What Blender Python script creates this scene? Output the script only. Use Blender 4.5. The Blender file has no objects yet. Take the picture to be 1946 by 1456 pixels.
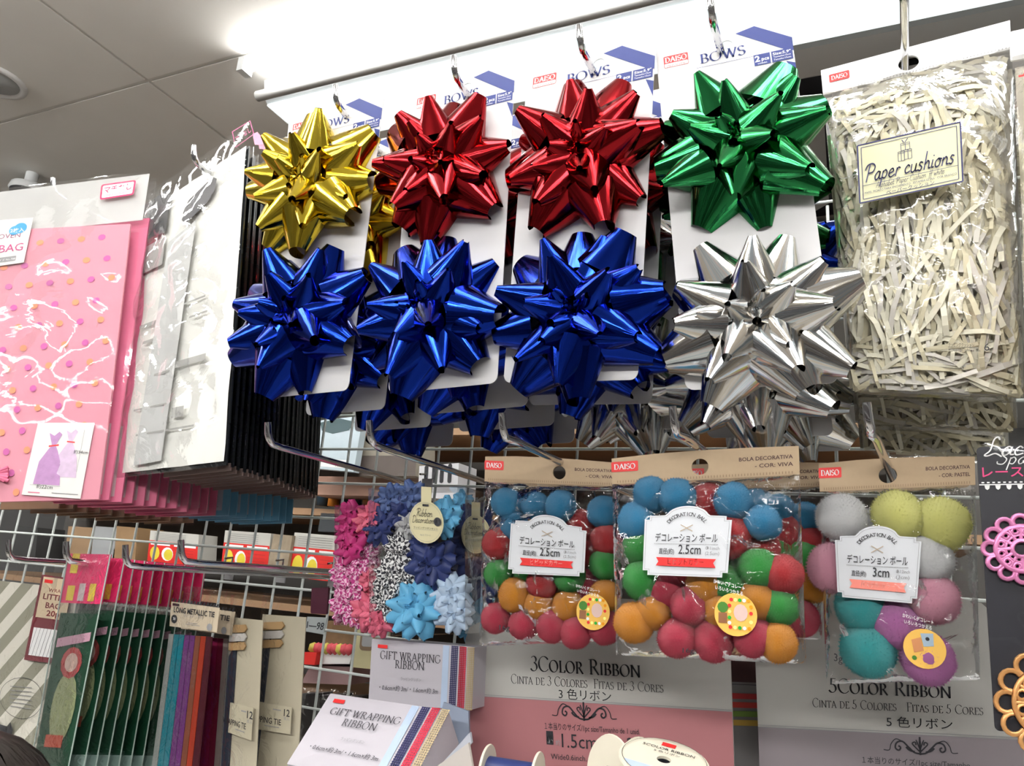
import bpy, math, random
from math import sin, cos, pi, radians as R
from mathutils import Vector as V, Matrix, noise
from mathutils.geometry import tessellate_polygon
random.seed(7)
S = bpy.context.scene
COL = S.collection
# ------------------------------------------------------------------ camera
CX, CY = 973.0, 728.0
def _cam(vd, vh):
    f = math.sqrt(-((vd[0]-CX)*(vh[0]-CX)+(vd[1]-CY)*(vh[1]-CY)))
    y = V((vd[0]-CX, -(vd[1]-CY), -f)).normalized()
    x = -V((vh[0]-CX, -(vh[1]-CY), -f)).normalized()
    z = x.cross(y).normalized()
    return f, Matrix((x, y, z))
F, M = _cam((1620, 1150), (-2200, 855))
CAMPOS = V((0, 0, 1.5))
cd = bpy.data.cameras.new('camera'); cam = bpy.data.objects.new('camera', cd); COL.objects.link(cam)
cd.sensor_width = 36; cd.lens = F/1946*36; cd.clip_start = .01
cam.matrix_world = Matrix.Translation(CAMPOS) @ M.to_4x4()
S.camera = cam
def W(px, py, Y):
    d = M @ V((px-CX, -(py-CY), -F))
    return CAMPOS + d*(Y/d.y)
def WZ(px, py, z):
    d = M @ V((px-CX, -(py-CY), -F))
    return CAMPOS + d*((z-1.5)/d.z)
# ------------------------------------------------------------------ world, exposure
w = bpy.data.worlds.new('world'); S.world = w; w.use_nodes = True
w.node_tree.nodes['Background'].inputs[0].default_value = (.95, .95, 1, 1)
w.node_tree.nodes['Background'].inputs[1].default_value = .10
S.view_settings.view_transform = 'Standard'; S.view_settings.look = 'None'
S.view_settings.exposure = 0.0; S.view_settings.gamma = 1; S.view_settings.use_curve_mapping = False
S.cycles.transparent_max_bounces = 40
S.cycles.max_bounces = 8; S.cycles.diffuse_bounces = 3; S.cycles.glossy_bounces = 4
S.cycles.sample_clamp_indirect = 6
TUBE_MAIN = 46.0     # ceiling tubes over the aisle
TUBE_BACK = 40.0     # the tube seen at the top of the picture
# ------------------------------------------------------------------ materials
MATS = {}
def mat(name, col, rough=.6, metal=0., spec=.4, vary=.05, scale=60, bump=0., trans=0., coat=0., sheen=0., alpha=1.):
    if name in MATS: return MATS[name]
    m = bpy.data.materials.new(name); m.use_nodes = True
    nt = m.node_tree; b = nt.nodes['Principled BSDF']
    b.inputs['Roughness'].default_value = rough; b.inputs['Metallic'].default_value = metal
    b.inputs['Specular IOR Level'].default_value = spec
    if coat: b.inputs['Coat Weight'].default_value = coat; b.inputs['Coat Roughness'].default_value = .08
    if sheen: b.inputs['Sheen Weight'].default_value = sheen; b.inputs['Sheen Roughness'].default_value = .4
    tc = nt.nodes.new('ShaderNodeTexCoord'); n = nt.nodes.new('ShaderNodeTexNoise')
    n.inputs['Scale'].default_value = scale; n.inputs['Detail'].default_value = 3
    nt.links.new(tc.outputs['Object'], n.inputs['Vector'])
    mx = nt.nodes.new('ShaderNodeMix'); mx.data_type = 'RGBA'
    c = list(col)+[1]
    mx.inputs[6].default_value = [max(0, x*(1-vary)) for x in col]+[1]
    mx.inputs[7].default_value = [min(1, x*(1+vary)) for x in col]+[1]
    nt.links.new(n.outputs['Fac'], mx.inputs[0]); nt.links.new(mx.outputs[2], b.inputs['Base Color'])
    if bump:
        bp = nt.nodes.new('ShaderNodeBump'); bp.inputs['Strength'].default_value = bump; bp.inputs['Distance'].default_value = .002
        nt.links.new(n.outputs['Fac'], bp.inputs['Height']); nt.links.new(bp.outputs[0], b.inputs['Normal'])
    if alpha < 1: b.inputs['Alpha'].default_value = alpha
    MATS[name] = m
    return m
def emit(name, col, st):
    if name in MATS: return MATS[name]
    m = bpy.data.materials.new(name); m.use_nodes = True; nt = m.node_tree
    b = nt.nodes['Principled BSDF']; b.inputs['Emission Color'].default_value = list(col)+[1]
    b.inputs['Emission Strength'].default_value = st
    MATS[name] = m; return m
def foil(name, col, rainbow=0., rough=.11):
    m = bpy.data.materials.new(name); m.use_nodes = True; nt = m.node_tree; L = nt.links
    b = nt.nodes['Principled BSDF']; b.inputs['Metallic'].default_value = 1; b.inputs['Roughness'].default_value = rough
    uv = nt.nodes.new('ShaderNodeUVMap'); mp = nt.nodes.new('ShaderNodeMapping')
    mp.inputs['Scale'].default_value = (38, .08, 1); L.new(uv.outputs[0], mp.inputs[0])
    n = nt.nodes.new('ShaderNodeTexNoise'); n.inputs['Scale'].default_value = 1; n.inputs['Detail'].default_value = 4
    L.new(mp.outputs[0], n.inputs[0])
    bp = nt.nodes.new('ShaderNodeBump'); bp.inputs['Strength'].default_value = .35; bp.inputs['Distance'].default_value = .0008
    L.new(n.outputs['Fac'], bp.inputs['Height']); L.new(bp.outputs[0], b.inputs['Normal'])
    if rainbow:
        r = nt.nodes.new('ShaderNodeValToRGB'); e = r.color_ramp.elements
        e[0].position = .3; e[0].color = (.78, .8, .84, 1); e[1].position = .75; e[1].color = (.74, .74, .74, 1)
        for p, c in ((.42, (.72, .66, .56)), (.5, (.8, .8, .82)), (.56, (.55, .66, .72)), (.62, (.78, .7, .7))):
            q = e.new(p); q.color = list(c)+[1]
        L.new(n.outputs['Fac'], r.inputs[0]); L.new(r.outputs[0], b.inputs['Base Color'])
    else: b.inputs['Base Color'].default_value = list(col)+[1]
    MATS[name] = m; return m
def film_mat(name, base=.015, fres=.45, tint=(1, 1, 1), rough=.09, bump=.5, scale=45, milk=0.):
    m = bpy.data.materials.new(name); m.use_nodes = True; nt = m.node_tree; L = nt.links
    nt.nodes.remove(nt.nodes['Principled BSDF']); out = nt.nodes['Material Output']
    tr = nt.nodes.new('ShaderNodeBsdfTransparent'); tr.inputs[0].default_value = list(tint)+[1]
    gl = nt.nodes.new('ShaderNodeBsdfGlossy'); gl.inputs['Roughness'].default_value = rough
    tc = nt.nodes.new('ShaderNodeTexCoord'); n = nt.nodes.new('ShaderNodeTexNoise')
    n.inputs['Scale'].default_value = scale; n.inputs['Detail'].default_value = 4; n.inputs['Distortion'].default_value = 1.5
    L.new(tc.outputs['Object'], n.inputs[0])
    bp = nt.nodes.new('ShaderNodeBump'); bp.inputs['Strength'].default_value = bump; bp.inputs['Distance'].default_value = .004
    L.new(n.outputs['Fac'], bp.inputs['Height']); L.new(bp.outputs[0], gl.inputs['Normal'])
    lw = nt.nodes.new('ShaderNodeFresnel'); lw.inputs['IOR'].default_value = 1.4; L.new(bp.outputs[0], lw.inputs['Normal'])
    ma = nt.nodes.new('ShaderNodeMath'); ma.operation = 'MULTIPLY_ADD'; ma.inputs[1].default_value = fres; ma.inputs[2].default_value = base
    L.new(lw.outputs[0], ma.inputs[0]); ma.use_clamp = True
    mx = nt.nodes.new('ShaderNodeMixShader'); L.new(ma.outputs[0], mx.inputs[0]); L.new(tr.outputs[0], mx.inputs[1]); L.new(gl.outputs[0], mx.inputs[2])
    last = mx
    if milk:
        df = nt.nodes.new('ShaderNodeBsdfDiffuse'); df.inputs[0].default_value = (.9, .9, .9, 1)
        m2 = nt.nodes.new('ShaderNodeMixShader'); m2.inputs[0].default_value = milk
        L.new(mx.outputs[0], m2.inputs[1]); L.new(df.outputs[0], m2.inputs[2]); last = m2
    L.new(last.outputs[0], out.inputs[0]); MATS[name] = m; return m
def stripes(name, a, b, scale, ang, kind='BANDS', uv=False, tooth=.5, msc=(1, 1, 1)):
    m = mat(name, a, .7, vary=0); nt = m.node_tree; L = nt.links; bs = nt.nodes['Principled BSDF']
    tc = nt.nodes.new('ShaderNodeTexCoord'); mp = nt.nodes.new('ShaderNodeMapping')
    L.new(tc.outputs['UV' if uv else 'Object'], mp.inputs[0]); mp.inputs['Rotation'].default_value = ang; mp.inputs['Scale'].default_value = msc
    if kind == 'CHECK':
        t = nt.nodes.new('ShaderNodeTexChecker'); t.inputs['Scale'].default_value = scale; o = t.outputs['Fac']; L.new(mp.outputs[0], t.inputs[0])
    else:
        t = nt.nodes.new('ShaderNodeTexWave'); t.inputs['Scale'].default_value = scale; t.bands_direction = 'X'; L.new(mp.outputs[0], t.inputs[0])
        g = nt.nodes.new('ShaderNodeMath'); g.operation = 'GREATER_THAN'; g.inputs[1].default_value = tooth; L.new(t.outputs['Fac'], g.inputs[0]); o = g.outputs[0]
    mx = nt.nodes.new('ShaderNodeMix'); mx.data_type = 'RGBA'; mx.inputs[6].default_value = list(a)+[1]; mx.inputs[7].default_value = list(b)+[1]
    L.new(o, mx.inputs[0]); L.new(mx.outputs[2], bs.inputs['Base Color']); return m

CARD = mat('white_card', (.68, .67, .68), .45, spec=.3, vary=.01)
WHITE = mat('white_print', (.9, .9, .9), .45, vary=.01)
RED = mat('red_print', (.72, .03, .03), .4, vary=.01)
NAVY = mat('navy_print', (.01, .025, .17), .4, vary=.01)
BLACK = mat('black_print', (.015, .015, .02), .5, vary=.01)
GREY = mat('grey_print', (.25, .25, .26), .5, vary=.01)
CHROME = mat('chrome', (.75, .75, .77), .1, 1, vary=.05, scale=200)
KRAFT = mat('kraft_card', (.46, .335, .21), .55, vary=.05, scale=200)
F_GOLD = foil('gold_foil', (.74, .55, .05)); F_RED = foil('red_foil', (.31, .012, .016)); F_BLUE = foil('blue_foil', (.006, .024, .26))
F_GREEN = foil('green_foil', (.022, .19, .06)); F_SILVER = foil('silver_foil', (.8, .8, .8), rainbow=1)
FILM = film_mat('clear_film'); FILM_CR = film_mat('crinkled_film', .014, .7, bump=.8, scale=26, rough=.055)
FILM_PACK = film_mat('thin_pack_film', .008, .25, bump=.5, scale=30, rough=.06)
FILM_BAG = film_mat('glossy_crinkled_film', .03, .6, bump=.8, scale=16, rough=.08)
FILM_FLAT = film_mat('stiff_clear_film', .015, .45, bump=.1, scale=12, rough=.05)
# ------------------------------------------------------------------ mesh builder
class MB:
    def __init__(s): s.v = []; s.f = []; s.m = []; s.mats = []; s.uv = {}
    def mi(s, m):
        if m not in s.mats: s.mats.append(m)
        return s.mats.index(m)
    def face(s, pts, m, uv=None):
        b = len(s.v); s.v += [V(p) for p in pts]; s.f.append(tuple(range(b, b+len(pts)))); s.m.append(s.mi(m))
        if uv: s.uv[len(s.f)-1] = uv
    def tris(s, vs, fs, m, uvs=None):
        b = len(s.v); s.v += [V(p) for p in vs]; k = s.mi(m)
        for f in fs:
            s.f.append(tuple(b+i for i in f)); s.m.append(k)
            if uvs: s.uv[len(s.f)-1] = [uvs[i] for i in f]
    def grid(s, P, m, uvs=None):
        n = len(P[0]); vs = [p for r in P for p in r]
        fs = [(i*n+j, i*n+j+1, (i+1)*n+j+1, (i+1)*n+j) for i in range(len(P)-1) for j in range(n-1)]
        s.tris(vs, fs, m, [u for r in uvs for u in r] if uvs else None)
    def box(s, c, d, m, rot=None):
        x, y, z = [q/2 for q in d]; c = V(c)
        vs = [V((a*x, b*y, e*z)) for a in (-1, 1) for b in (-1, 1) for e in (-1, 1)]
        if rot: vs = [rot @ v for v in vs]
        s.tris([c+v for v in vs], [(0, 1, 3, 2), (4, 6, 7, 5), (0, 4, 5, 1), (2, 3, 7, 6), (0, 2, 6, 4), (1, 5, 7, 3)], m)
    def tube(s, pts, r, m, n=10, cap=True):
        pts = [V(p) for p in pts]; rings = []; up = None
        for i, p in enumerate(pts):
            d = (pts[min(i+1, len(pts)-1)]-pts[max(i-1, 0)]).normalized()
            if up is None: up = d.orthogonal().normalized()
            up = (up-d*up.dot(d)).normalized(); q = d.cross(up)
            rr = r[i] if isinstance(r, (list, tuple)) else r
            rings.append([p+(up*cos(2*pi*k/n)+q*sin(2*pi*k/n))*rr for k in range(n+1)])
        s.grid(rings, m)
        if cap:
            s.face(rings[0][:-1], m); s.face(rings[-1][:-1][::-1], m)
    def lathe(s, prof, c, ax, m, n=28):
        ax = V(ax).normalized(); u = ax.orthogonal().normalized(); q = ax.cross(u); c = V(c)
        s.grid([[c+ax*h+(u*cos(2*pi*k/n)+q*sin(2*pi*k/n))*max(r, 1e-5) for k in range(n+1)] for r, h in prof], m)
    def build(s, name, parent=None, org=None, smooth=False, merge=False):
        o = V(org) if org is not None else (ORG.get(parent, V((0, 0, 0))) if parent else V((0, 0, 0)))
        me = bpy.data.meshes.new(name); me.from_pydata([tuple(v-o) for v in s.v], [], s.f); me.update()
        for m in s.mats: me.materials.append(m)
        me.polygons.foreach_set('material_index', s.m)
        if s.uv:
            l = me.uv_layers.new(name='UVMap')
            for p in me.polygons:
                u = s.uv.get(p.index)
                if u:
                    for k, li in enumerate(p.loop_indices): l.data[li].uv = u[k]
        if smooth: me.polygons.foreach_set('use_smooth', [True]*len(me.polygons))
        ob = bpy.data.objects.new(name, me); COL.objects.link(ob)
        if parent: ob.parent = parent; ORG[ob] = o
        else: ORG[ob] = o
        if not parent: ob.location = o
        return ob
ORG = {}
def tag(o, label=None, cat=None, group=None, kind=None):
    if label: o['label'] = label
    if cat: o['category'] = cat
    if group: o['group'] = group
    if kind: o['kind'] = kind
    return o
def thing(name, loc, label, cat, group=None):
    o = bpy.data.objects.new(name, None); COL.objects.link(o); o.location = V(loc); o.empty_display_size = .02
    ORG[o] = V(loc); return tag(o, label, cat, group)
def copy_tree(o, off=(0, 0, 0), label=None, group=None, top=True):
    c = o.copy(); COL.objects.link(c)
    if top:
        c.location = o.location+V(off)
        if label: c['label'] = label
        if group: c['group'] = group
    for ch in list(o.children):
        d = copy_tree(ch, top=False); d.parent = c
    return c
ORDN = 'second third fourth fifth sixth seventh eighth ninth tenth eleventh twelfth thirteenth fourteenth fifteenth sixteenth seventeenth eighteenth nineteenth twentieth'.split()
class Sheet:   # a bent-free panel between four world points; p(u,v,d): u right, v down, d towards the viewer
    def __init__(s, tl, tr, br, bl):
        s.c = [V(tl), V(tr), V(br), V(bl)]; s.w = ((s.c[1]-s.c[0]).length+(s.c[2]-s.c[3]).length)/2
        s.h = ((s.c[3]-s.c[0]).length+(s.c[2]-s.c[1]).length)/2
        s.n = (s.c[3]-s.c[0]+s.c[2]-s.c[1]).cross(s.c[1]-s.c[0]+s.c[2]-s.c[3]).normalized()
    def p(s, u, v, d=0.):
        a, b, c, e = s.c; return (a*(1-u)+b*u)*(1-v)+(e*(1-u)+c*u)*v+s.n*d
def PX(tl, tr, br, bl, Y):
    if not isinstance(Y, (tuple, list)): Y = [Y]*4
    return Sheet(*[W(*q, y) for q, y in zip((tl, tr, br, bl), Y)])
def plate(mb, sh, outer, m, d0=0., d1=.0006, holes=(), medge=None, mback=None):
    if len(outer) == 4 and not holes and (sh.c[0]+sh.c[2]-sh.c[1]-sh.c[3]).length > .0008:
        q = [V((x, y)) for x, y in outer]; N = 10
        for d in (d0, d1): mb.grid([[sh.p(*((q[0]*(1-i/N)+q[1]*i/N)*(1-j/N)+(q[3]*(1-i/N)+q[2]*i/N)*j/N), d) for i in range(N+1)] for j in range(N+1)], m)
        for i in range(4):
            a, b = outer[i], outer[(i+1) % 4]; mb.face([sh.p(*a, d0), sh.p(*b, d0), sh.p(*b, d1), sh.p(*a, d1)], medge or m)
        return
    loops = [outer]+list(holes); P = [V((x, y, 0)) for l in loops for x, y in l]
    tr = tessellate_polygon([[V((x, y, 0)) for x, y in l] for l in loops])
    mb.tris([sh.p(q.x, q.y, d1) for q in P], tr, m); mb.tris([sh.p(q.x, q.y, d0) for q in P], tr, mback or m)
    for l in loops:
        for i in range(len(l)):
            a, b = l[i], l[(i+1) % len(l)]
            mb.face([sh.p(*a, d0), sh.p(*b, d0), sh.p(*b, d1), sh.p(*a, d1)], medge or m)
def rrect(sh, u0, v0, u1, v1, r, n=5):
    ru, rv = r/sh.w, r/sh.h; o = []
    for cx, cy, a in ((u1-ru, v0+rv, -90), (u1-ru, v1-rv, 0), (u0+ru, v1-rv, 90), (u0+ru, v0+rv, 180)):
        for k in range(n+1):
            t = R(a+90*k/n); o.append((cx+ru*cos(t), cy+rv*sin(t)))
    return o
def circ(sh, u, v, r, n=20, ry=None):
    return [(u+r/sh.w*cos(2*pi*k/n), v+(ry or r)/sh.h*sin(2*pi*k/n)) for k in range(n)]
# ------------------------------------------------------------------ lettering
_TC = {}
def tmesh(s, bold=0., shear=0.):
    k = (s, bold, shear)
    if k not in _TC:
        c = bpy.data.curves.new('t', 'FONT'); c.body = s; c.size = 1; c.resolution_u = 2; c.offset = bold; c.shear = shear
        o = bpy.data.objects.new('t', c); COL.objects.link(o); bpy.context.view_layer.update()
        me = bpy.data.meshes.new_from_object(o.evaluated_get(bpy.context.evaluated_depsgraph_get()))
        _TC[k] = ([(v.co.x, v.co.y) for v in me.vertices], [tuple(p.vertices) for p in me.polygons])
        bpy.data.objects.remove(o); bpy.data.curves.remove(c); bpy.data.meshes.remove(me)
    return _TC[k]
def arc(cx, cy, rx, ry, a0, a1, n=12): return [(cx+rx*cos(R(a0+(a1-a0)*k/n)), cy+ry*sin(R(a0+(a1-a0)*k/n))) for k in range(n+1)]
SG = {
 'A': (.76, [[(.08, 0), (.38, 1)], [(.38, 1), (.7, 0)], [(.2, .35), (.58, .35)]], [(.08, 0), (.7, 0)]),
 'B': (.66, [[(.16, 0), (.16, 1)], [(.16, 1)]+arc(.34, .76, .18, .24, 90, -90)+[(.16, .52)], [(.16, .52)]+arc(.36, .26, .22, .26, 90, -90)+[(.16, 0)]], [(.12, 0), (.12, 1)]),
 'C': (.78, [arc(.45, .5, .38, .52, 40, 320, 20)], []),
 'D': (.84, [[(.16, 0), (.16, 1)], [(.16, 1), (.3, 1)]+arc(.32, .5, .42, .5, 90, -90, 16)+[(.16, 0)]], [(.12, 0), (.12, 1)]),
 'E': (.62, [[(.16, 0), (.16, 1)], [(.16, 1), (.54, 1), (.56, .86)], [(.16, .52), (.46, .52)], [(.16, 0), (.56, 0), (.6, .16)]], [(.12, 0), (.12, 1)]),
 'F': (.58, [[(.16, 0), (.16, 1)], [(.16, 1), (.54, 1), (.56, .86)], [(.16, .52), (.46, .52)]], [(.16, 0), (.12, 1)]),
 'G': (.84, [arc(.45, .5, .38, .52, 45, 330, 20)+[(.78, .42)]], [(.74, .44)]),
 'I': (.34, [[(.17, 0), (.17, 1)]], [(.17, 0), (.17, 1)]),
 'L': (.58, [[(.16, 0), (.16, 1)], [(.16, 0), (.54, 0), (.58, .18)]], [(.12, 0), (.16, 1)]),
 'N': (.86, [[(.14, 0), (.14, 1)], [(.14, 1), (.74, 0)], [(.74, 0), (.74, 1)]], [(.14, 0), (.1, 1), (.74, 1)]),
 'O': (.88, [arc(.44, .5, .37, .52, 0, 360, 26)], []),
 'P': (.6, [[(.16, 0), (.16, 1)], [(.16, 1)]+arc(.33, .73, .22, .27, 90, -90)+[(.16, .46)]], [(.16, 0), (.12, 1)]),
 'R': (.72, [[(.16, 0), (.16, 1)], [(.16, 1)]+arc(.33, .75, .2, .25, 90, -90)+[(.16, .5)], [(.34, .5), (.66, 0), (.72, 0)]], [(.16, 0), (.12, 1)]),
 'S': (.56, [arc(.28, .76, .2, .25, 30, 240, 10)+arc(.28, .25, .22, .27, 60, -150, 10)], []),
 'T': (.68, [[(.34, 0), (.34, 1)], [(.04, .84), (.06, 1), (.62, 1), (.64, .84)]], [(.34, 0)]),
 'W': (1.05, [[(.08, 1), (.34, 0)], [(.34, 0), (.54, 1)], [(.5, 1), (.76, 0)], [(.76, 0), (.98, 1)]], [(.08, 1), (.5, 1), (.98, 1)]),
 '3': (.52, [arc(.24, .78, .18, .22, 150, -70, 10)+arc(.22, .27, .24, .29, 70, -150, 12)], []),
 '5': (.52, [[(.44, 1), (.16, 1), (.13, .58)]+arc(.2, .3, .24, .3, 80, -150, 12)], []),
 ' ': (.34, [], []), '-': (.4, [[(.05, .4), (.35, .4)]], []),
}
def ribbonise(pts, wf):
    vs = []; fs = []
    for i in range(len(pts)-1):
        a, b = pts[i], pts[i+1]; dx, dy = b[0]-a[0], b[1]-a[1]; L = math.hypot(dx, dy) or 1e-6
        wd = wf(dx/L, dy/L)/2; nx, ny = -dy/L*wd, dx/L*wd; ex, ey = dx/L*wd*.4, dy/L*wd*.4; k = len(vs)
        vs += [(a[0]+nx-ex, a[1]+ny-ey), (a[0]-nx-ex, a[1]-ny-ey), (b[0]-nx+ex, b[1]-ny+ey), (b[0]+nx+ex, b[1]+ny+ey)]
        fs.append((k, k+1, k+2, k+3))
    return vs, fs
def smesh(s, T=.15, th=.05, sp=.03):
    vs = []; fs = []; x = 0
    def wf(dx, dy):
        if dy < 0: dx, dy = -dx, -dy
        k = max(0, dy-1.6*max(0, dx)) if dx > 0 else dy
        return th+(T-th)*k
    for ch in s:
        sc = 1.0 if not ch.islower() else .78
        g = SG.get(ch.upper(), SG[' '])
        for st in g[1]:
            v, f = ribbonise([(p[0]*sc, p[1]*sc) for p in st], wf); b = len(vs)
            vs += [(q[0]+x, q[1]) for q in v]; fs += [tuple(i+b for i in q) for q in f]
        for (a, c) in g[2]:
            b = len(vs); y0 = c*sc-(th*.5 if c else 0); vs += [(x+(a-.12)*sc, y0), (x+(a+.12)*sc, y0), (x+(a+.12)*sc, y0+th*.8), (x+(a-.12)*sc, y0+th*.8)]; fs.append((b, b+1, b+2, b+3))
        x += g[0]*sc+sp
    return vs, fs
HG = {
 'P': (.75, [[(.2, 0), (.32, .95)], [(.02, .7), (.15, .95), (.5, 1.0), (.72, .8), (.6, .52), (.28, .48)]]),
 'R': (.8, [[(.2, 0), (.32, .95)], [(.02, .75), (.15, .95), (.5, 1.0), (.7, .8), (.55, .55), (.3, .5), (.5, .3), (.7, .02), (.85, .05)]]),
 'D': (.85, [[(.3, .95), (.2, .05), (.5, .0), (.8, .4), (.65, .9), (.3, 1.0), (.05, .8)]]),
 'L': (.75, [[(.55, .85), (.45, 1.0), (.3, .85), (.25, .3), (.05, .05), (.2, .0), (.5, .12), (.8, -.05)]]),
 'S': (.65, [[(.6, .85), (.45, 1.), (.2, .85), (.3, .6), (.55, .35), (.4, .03), (.1, .05), (.05, .2)]]),
 'C': (.7, [[(.65, .8), (.5, 1.), (.15, .75), (.1, .25), (.3, 0), (.65, .15)]]),
 'A': (.8, [[(.05, 0), (.45, 1.), (.65, 0)], [(.2, .38), (.6, .38)]]),
 'a': (.52, [[(.4, .42), (.25, .47), (.07, .25), (.15, .02), (.33, .12), (.42, .45)], [(.42, .45), (.4, .08), (.55, .05)]]),
 'p': (.52, [[(.12, .45), (.02, -.38)], [(.1, .35), (.28, .48), (.42, .3), (.3, .03), (.1, .08)]]),
 'e': (.46, [[(.06, .22), (.35, .3), (.28, .47), (.1, .38), (.06, .12), (.22, 0), (.48, .12)]]),
 'r': (.4, [[(.1, 0), (.14, .45)], [(.13, .3), (.25, .46), (.38, .4)]]),
 'c': (.42, [[(.36, .38), (.22, .46), (.06, .25), (.15, .02), (.42, .1)]]),
 'u': (.52, [[(.08, .45), (.08, .1), (.2, 0), (.36, .12), (.4, .45)], [(.4, .45), (.4, .06), (.54, .05)]]),
 's': (.42, [[(.34, .42), (.18, .47), (.12, .33), (.3, .18), (.22, .0), (.05, .06)]]),
 'h': (.5, [[(.12, 1.), (.08, 0)], [(.1, .28), (.26, .46), (.38, .35), (.38, .05), (.52, .05)]]),
 'i': (.26, [[(.12, .45), (.1, .06), (.24, .05)], [(.15, .66), (.16, .7)]]),
 'o': (.5, [[(.25, .46), (.08, .3), (.12, .03), (.34, .05), (.4, .32), (.25, .46), (.5, .4)]]),
 'n': (.5, [[(.1, .45), (.07, 0)], [(.08, .28), (.25, .46), (.37, .35), (.37, .05), (.5, .05)]]),
 'b': (.48, [[(.12, 1.), (.08, .05), (.28, 0), (.4, .25), (.25, .45), (.1, .32)]]),
 't': (.36, [[(.16, .8), (.12, .1), (.22, 0), (.36, .08)], [(.0, .5), (.34, .52)]]),
 'l': (.26, [[(.14, 1.), (.1, .1), (.24, .04)]]),
 'y': (.48, [[(.06, .45), (.1, .12), (.32, .12), (.4, .45)], [(.4, .45), (.3, -.35), (.08, -.3)]]),
 'g': (.5, [[(.38, .4), (.22, .46), (.07, .22), (.2, .02), (.38, .2), (.4, .44)], [(.4, .44), (.3, -.38), (.06, -.28)]]),
 'f': (.34, [[(.36, .95), (.2, .95), (.12, .4), (.08, -.3)], [(.0, .45), (.3, .47)]]),
 'w': (.6, [[(.05, .45), (.12, .02), (.28, .35), (.38, .02), (.52, .45)]]),
 ' ': (.3, []),
}
def crom(p, n=4):
    if len(p) < 3: return p
    o = []; q = [p[0]]+list(p)+[p[-1]]
    for i in range(1, len(q)-2):
        for k in range(n):
            t = k/n; a, b, c, d = q[i-1:i+3]
            o.append(tuple(.5*((2*b[j])+(-a[j]+c[j])*t+(2*a[j]-5*b[j]+4*c[j]-d[j])*t*t+(-a[j]+3*b[j]-3*c[j]+d[j])*t**3) for j in (0, 1)))
    return o+[p[-1]]
def hmesh(s, wd=.075, sh=.25):
    vs = []; fs = []; x = 0
    for ch in s:
        g = HG.get(ch, HG[' '])
        for st in g[1]:
            v, f = ribbonise(crom(st), lambda a, b: wd); b = len(vs)
            vs += [(q[0]+x+q[1]*sh, q[1]) for q in v]; fs += [tuple(i+b for i in q) for q in f]
        x += g[0]
    return vs, fs
class Print:
    def __init__(s, sh, d=.0009): s.sh = sh; s.mb = MB(); s.d = d; s.k = 0
    def _d(s): s.k += 1; return s.d+min(s.k, 40)*.00002
    def poly(s, pts, m):
        tr = tessellate_polygon([[V((x, y, 0)) for x, y in pts]]); d = s._d()
        s.mb.tris([s.sh.p(x, y, d) for x, y in pts], tr, m)
    def rect(s, u0, v0, u1, v1, m): s.poly([(u0, v0), (u1, v0), (u1, v1), (u0, v1)], m)
    def line(s, u0, v0, u1, v1, wd, m):
        a = V((u0*s.sh.w, v0*s.sh.h)); b = V((u1*s.sh.w, v1*s.sh.h)); n = (b-a).normalized(); n = V((-n.y, n.x))*wd/2
        s.poly([(q.x/s.sh.w, q.y/s.sh.h) for q in (a+n, b+n, b-n, a-n)], m)
    def text(s, t, u, v, size, m, al='c', font='sans', bold=0., shear=0., ax=1., rot=0., fit=None, **kw):
        vs, fs = smesh(t, **kw) if font == 'serif' else hmesh(t, **kw) if font == 'hand' else tmesh(t, bold, shear)
        if not vs: return
        x0 = min(q[0] for q in vs); x1 = max(q[0] for q in vs)
        if fit: ax = fit*s.sh.w/((x1-x0)*size)
        off = {'c': (x0+x1)/2, 'l': x0, 'r': x1}[al]; c, q = cos(rot), sin(rot); d = s._d(); o = []
        for X, Yv in vs:
            X = (X-off)*ax*size; Yv = Yv*size
            o.append(s.sh.p(u+(X*c-Yv*q)/s.sh.w, v-(X*q+Yv*c)/s.sh.h, d))
        s.mb.tris(o, fs, m)
    def build(s, parent, name='lettering'): return s.mb.build(name, parent)
def logo(pr, u, v, wm, hm, m=None, txt=None, sub=True):
    sh = pr.sh; a = wm/sh.w/2; b = hm/sh.h/2
    if sub:
        pr.poly(rrect(sh, u-a, v-b, u+a, v+b, .0012), m or RED)
        pr.poly(rrect(sh, u-a*.96, v+b*.3, u+a*.96, v+b*.94, .0008), WHITE)
        pr.text('DAISO', u, v+b*.08, hm*.42, txt or WHITE, font='serif', fit=a*1.8, T=.2, th=.09)
        pr.text('Japan Quality', u, v+b*.82, hm*.22, m or RED, fit=a*1.5, bold=.01)
    else:
        pr.poly(rrect(sh, u-a, v-b, u+a, v+b, .001), m or RED)
        pr.text('DAISO', u, v+b*.5, hm*.5, txt or WHITE, font='serif', fit=a*1.6, T=.19, th=.08)
def film(sh, m, u0=0., v0=0., u1=1., v1=1., base=.002, bulge=.01, nx=26, ny=34, cr=.002, seed=0, back=False, fr=40):
    mb = MB()
    for sgn in ((1, -1) if back else (1,)):
        P = []
        for j in range(ny+1):
            r = []
            for i in range(nx+1):
                a, b = i/nx, j/ny; u, v = u0+(u1-u0)*a, v0+(v1-v0)*b
                e = (max(0, sin(pi*a))**.45)*(max(0, sin(pi*b))**.4)
                q = sh.p(u, v)*fr+V((seed*7.1, sgn*9, 0))
                c = abs(noise.noise(q))*2-.5+noise.noise(q*2.6)*.5
                r.append(sh.p(u, v, sgn*(base+bulge*e+cr*c*(.25+e))))
            P.append(r)
        mb.grid(P, m)
    return mb
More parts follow.
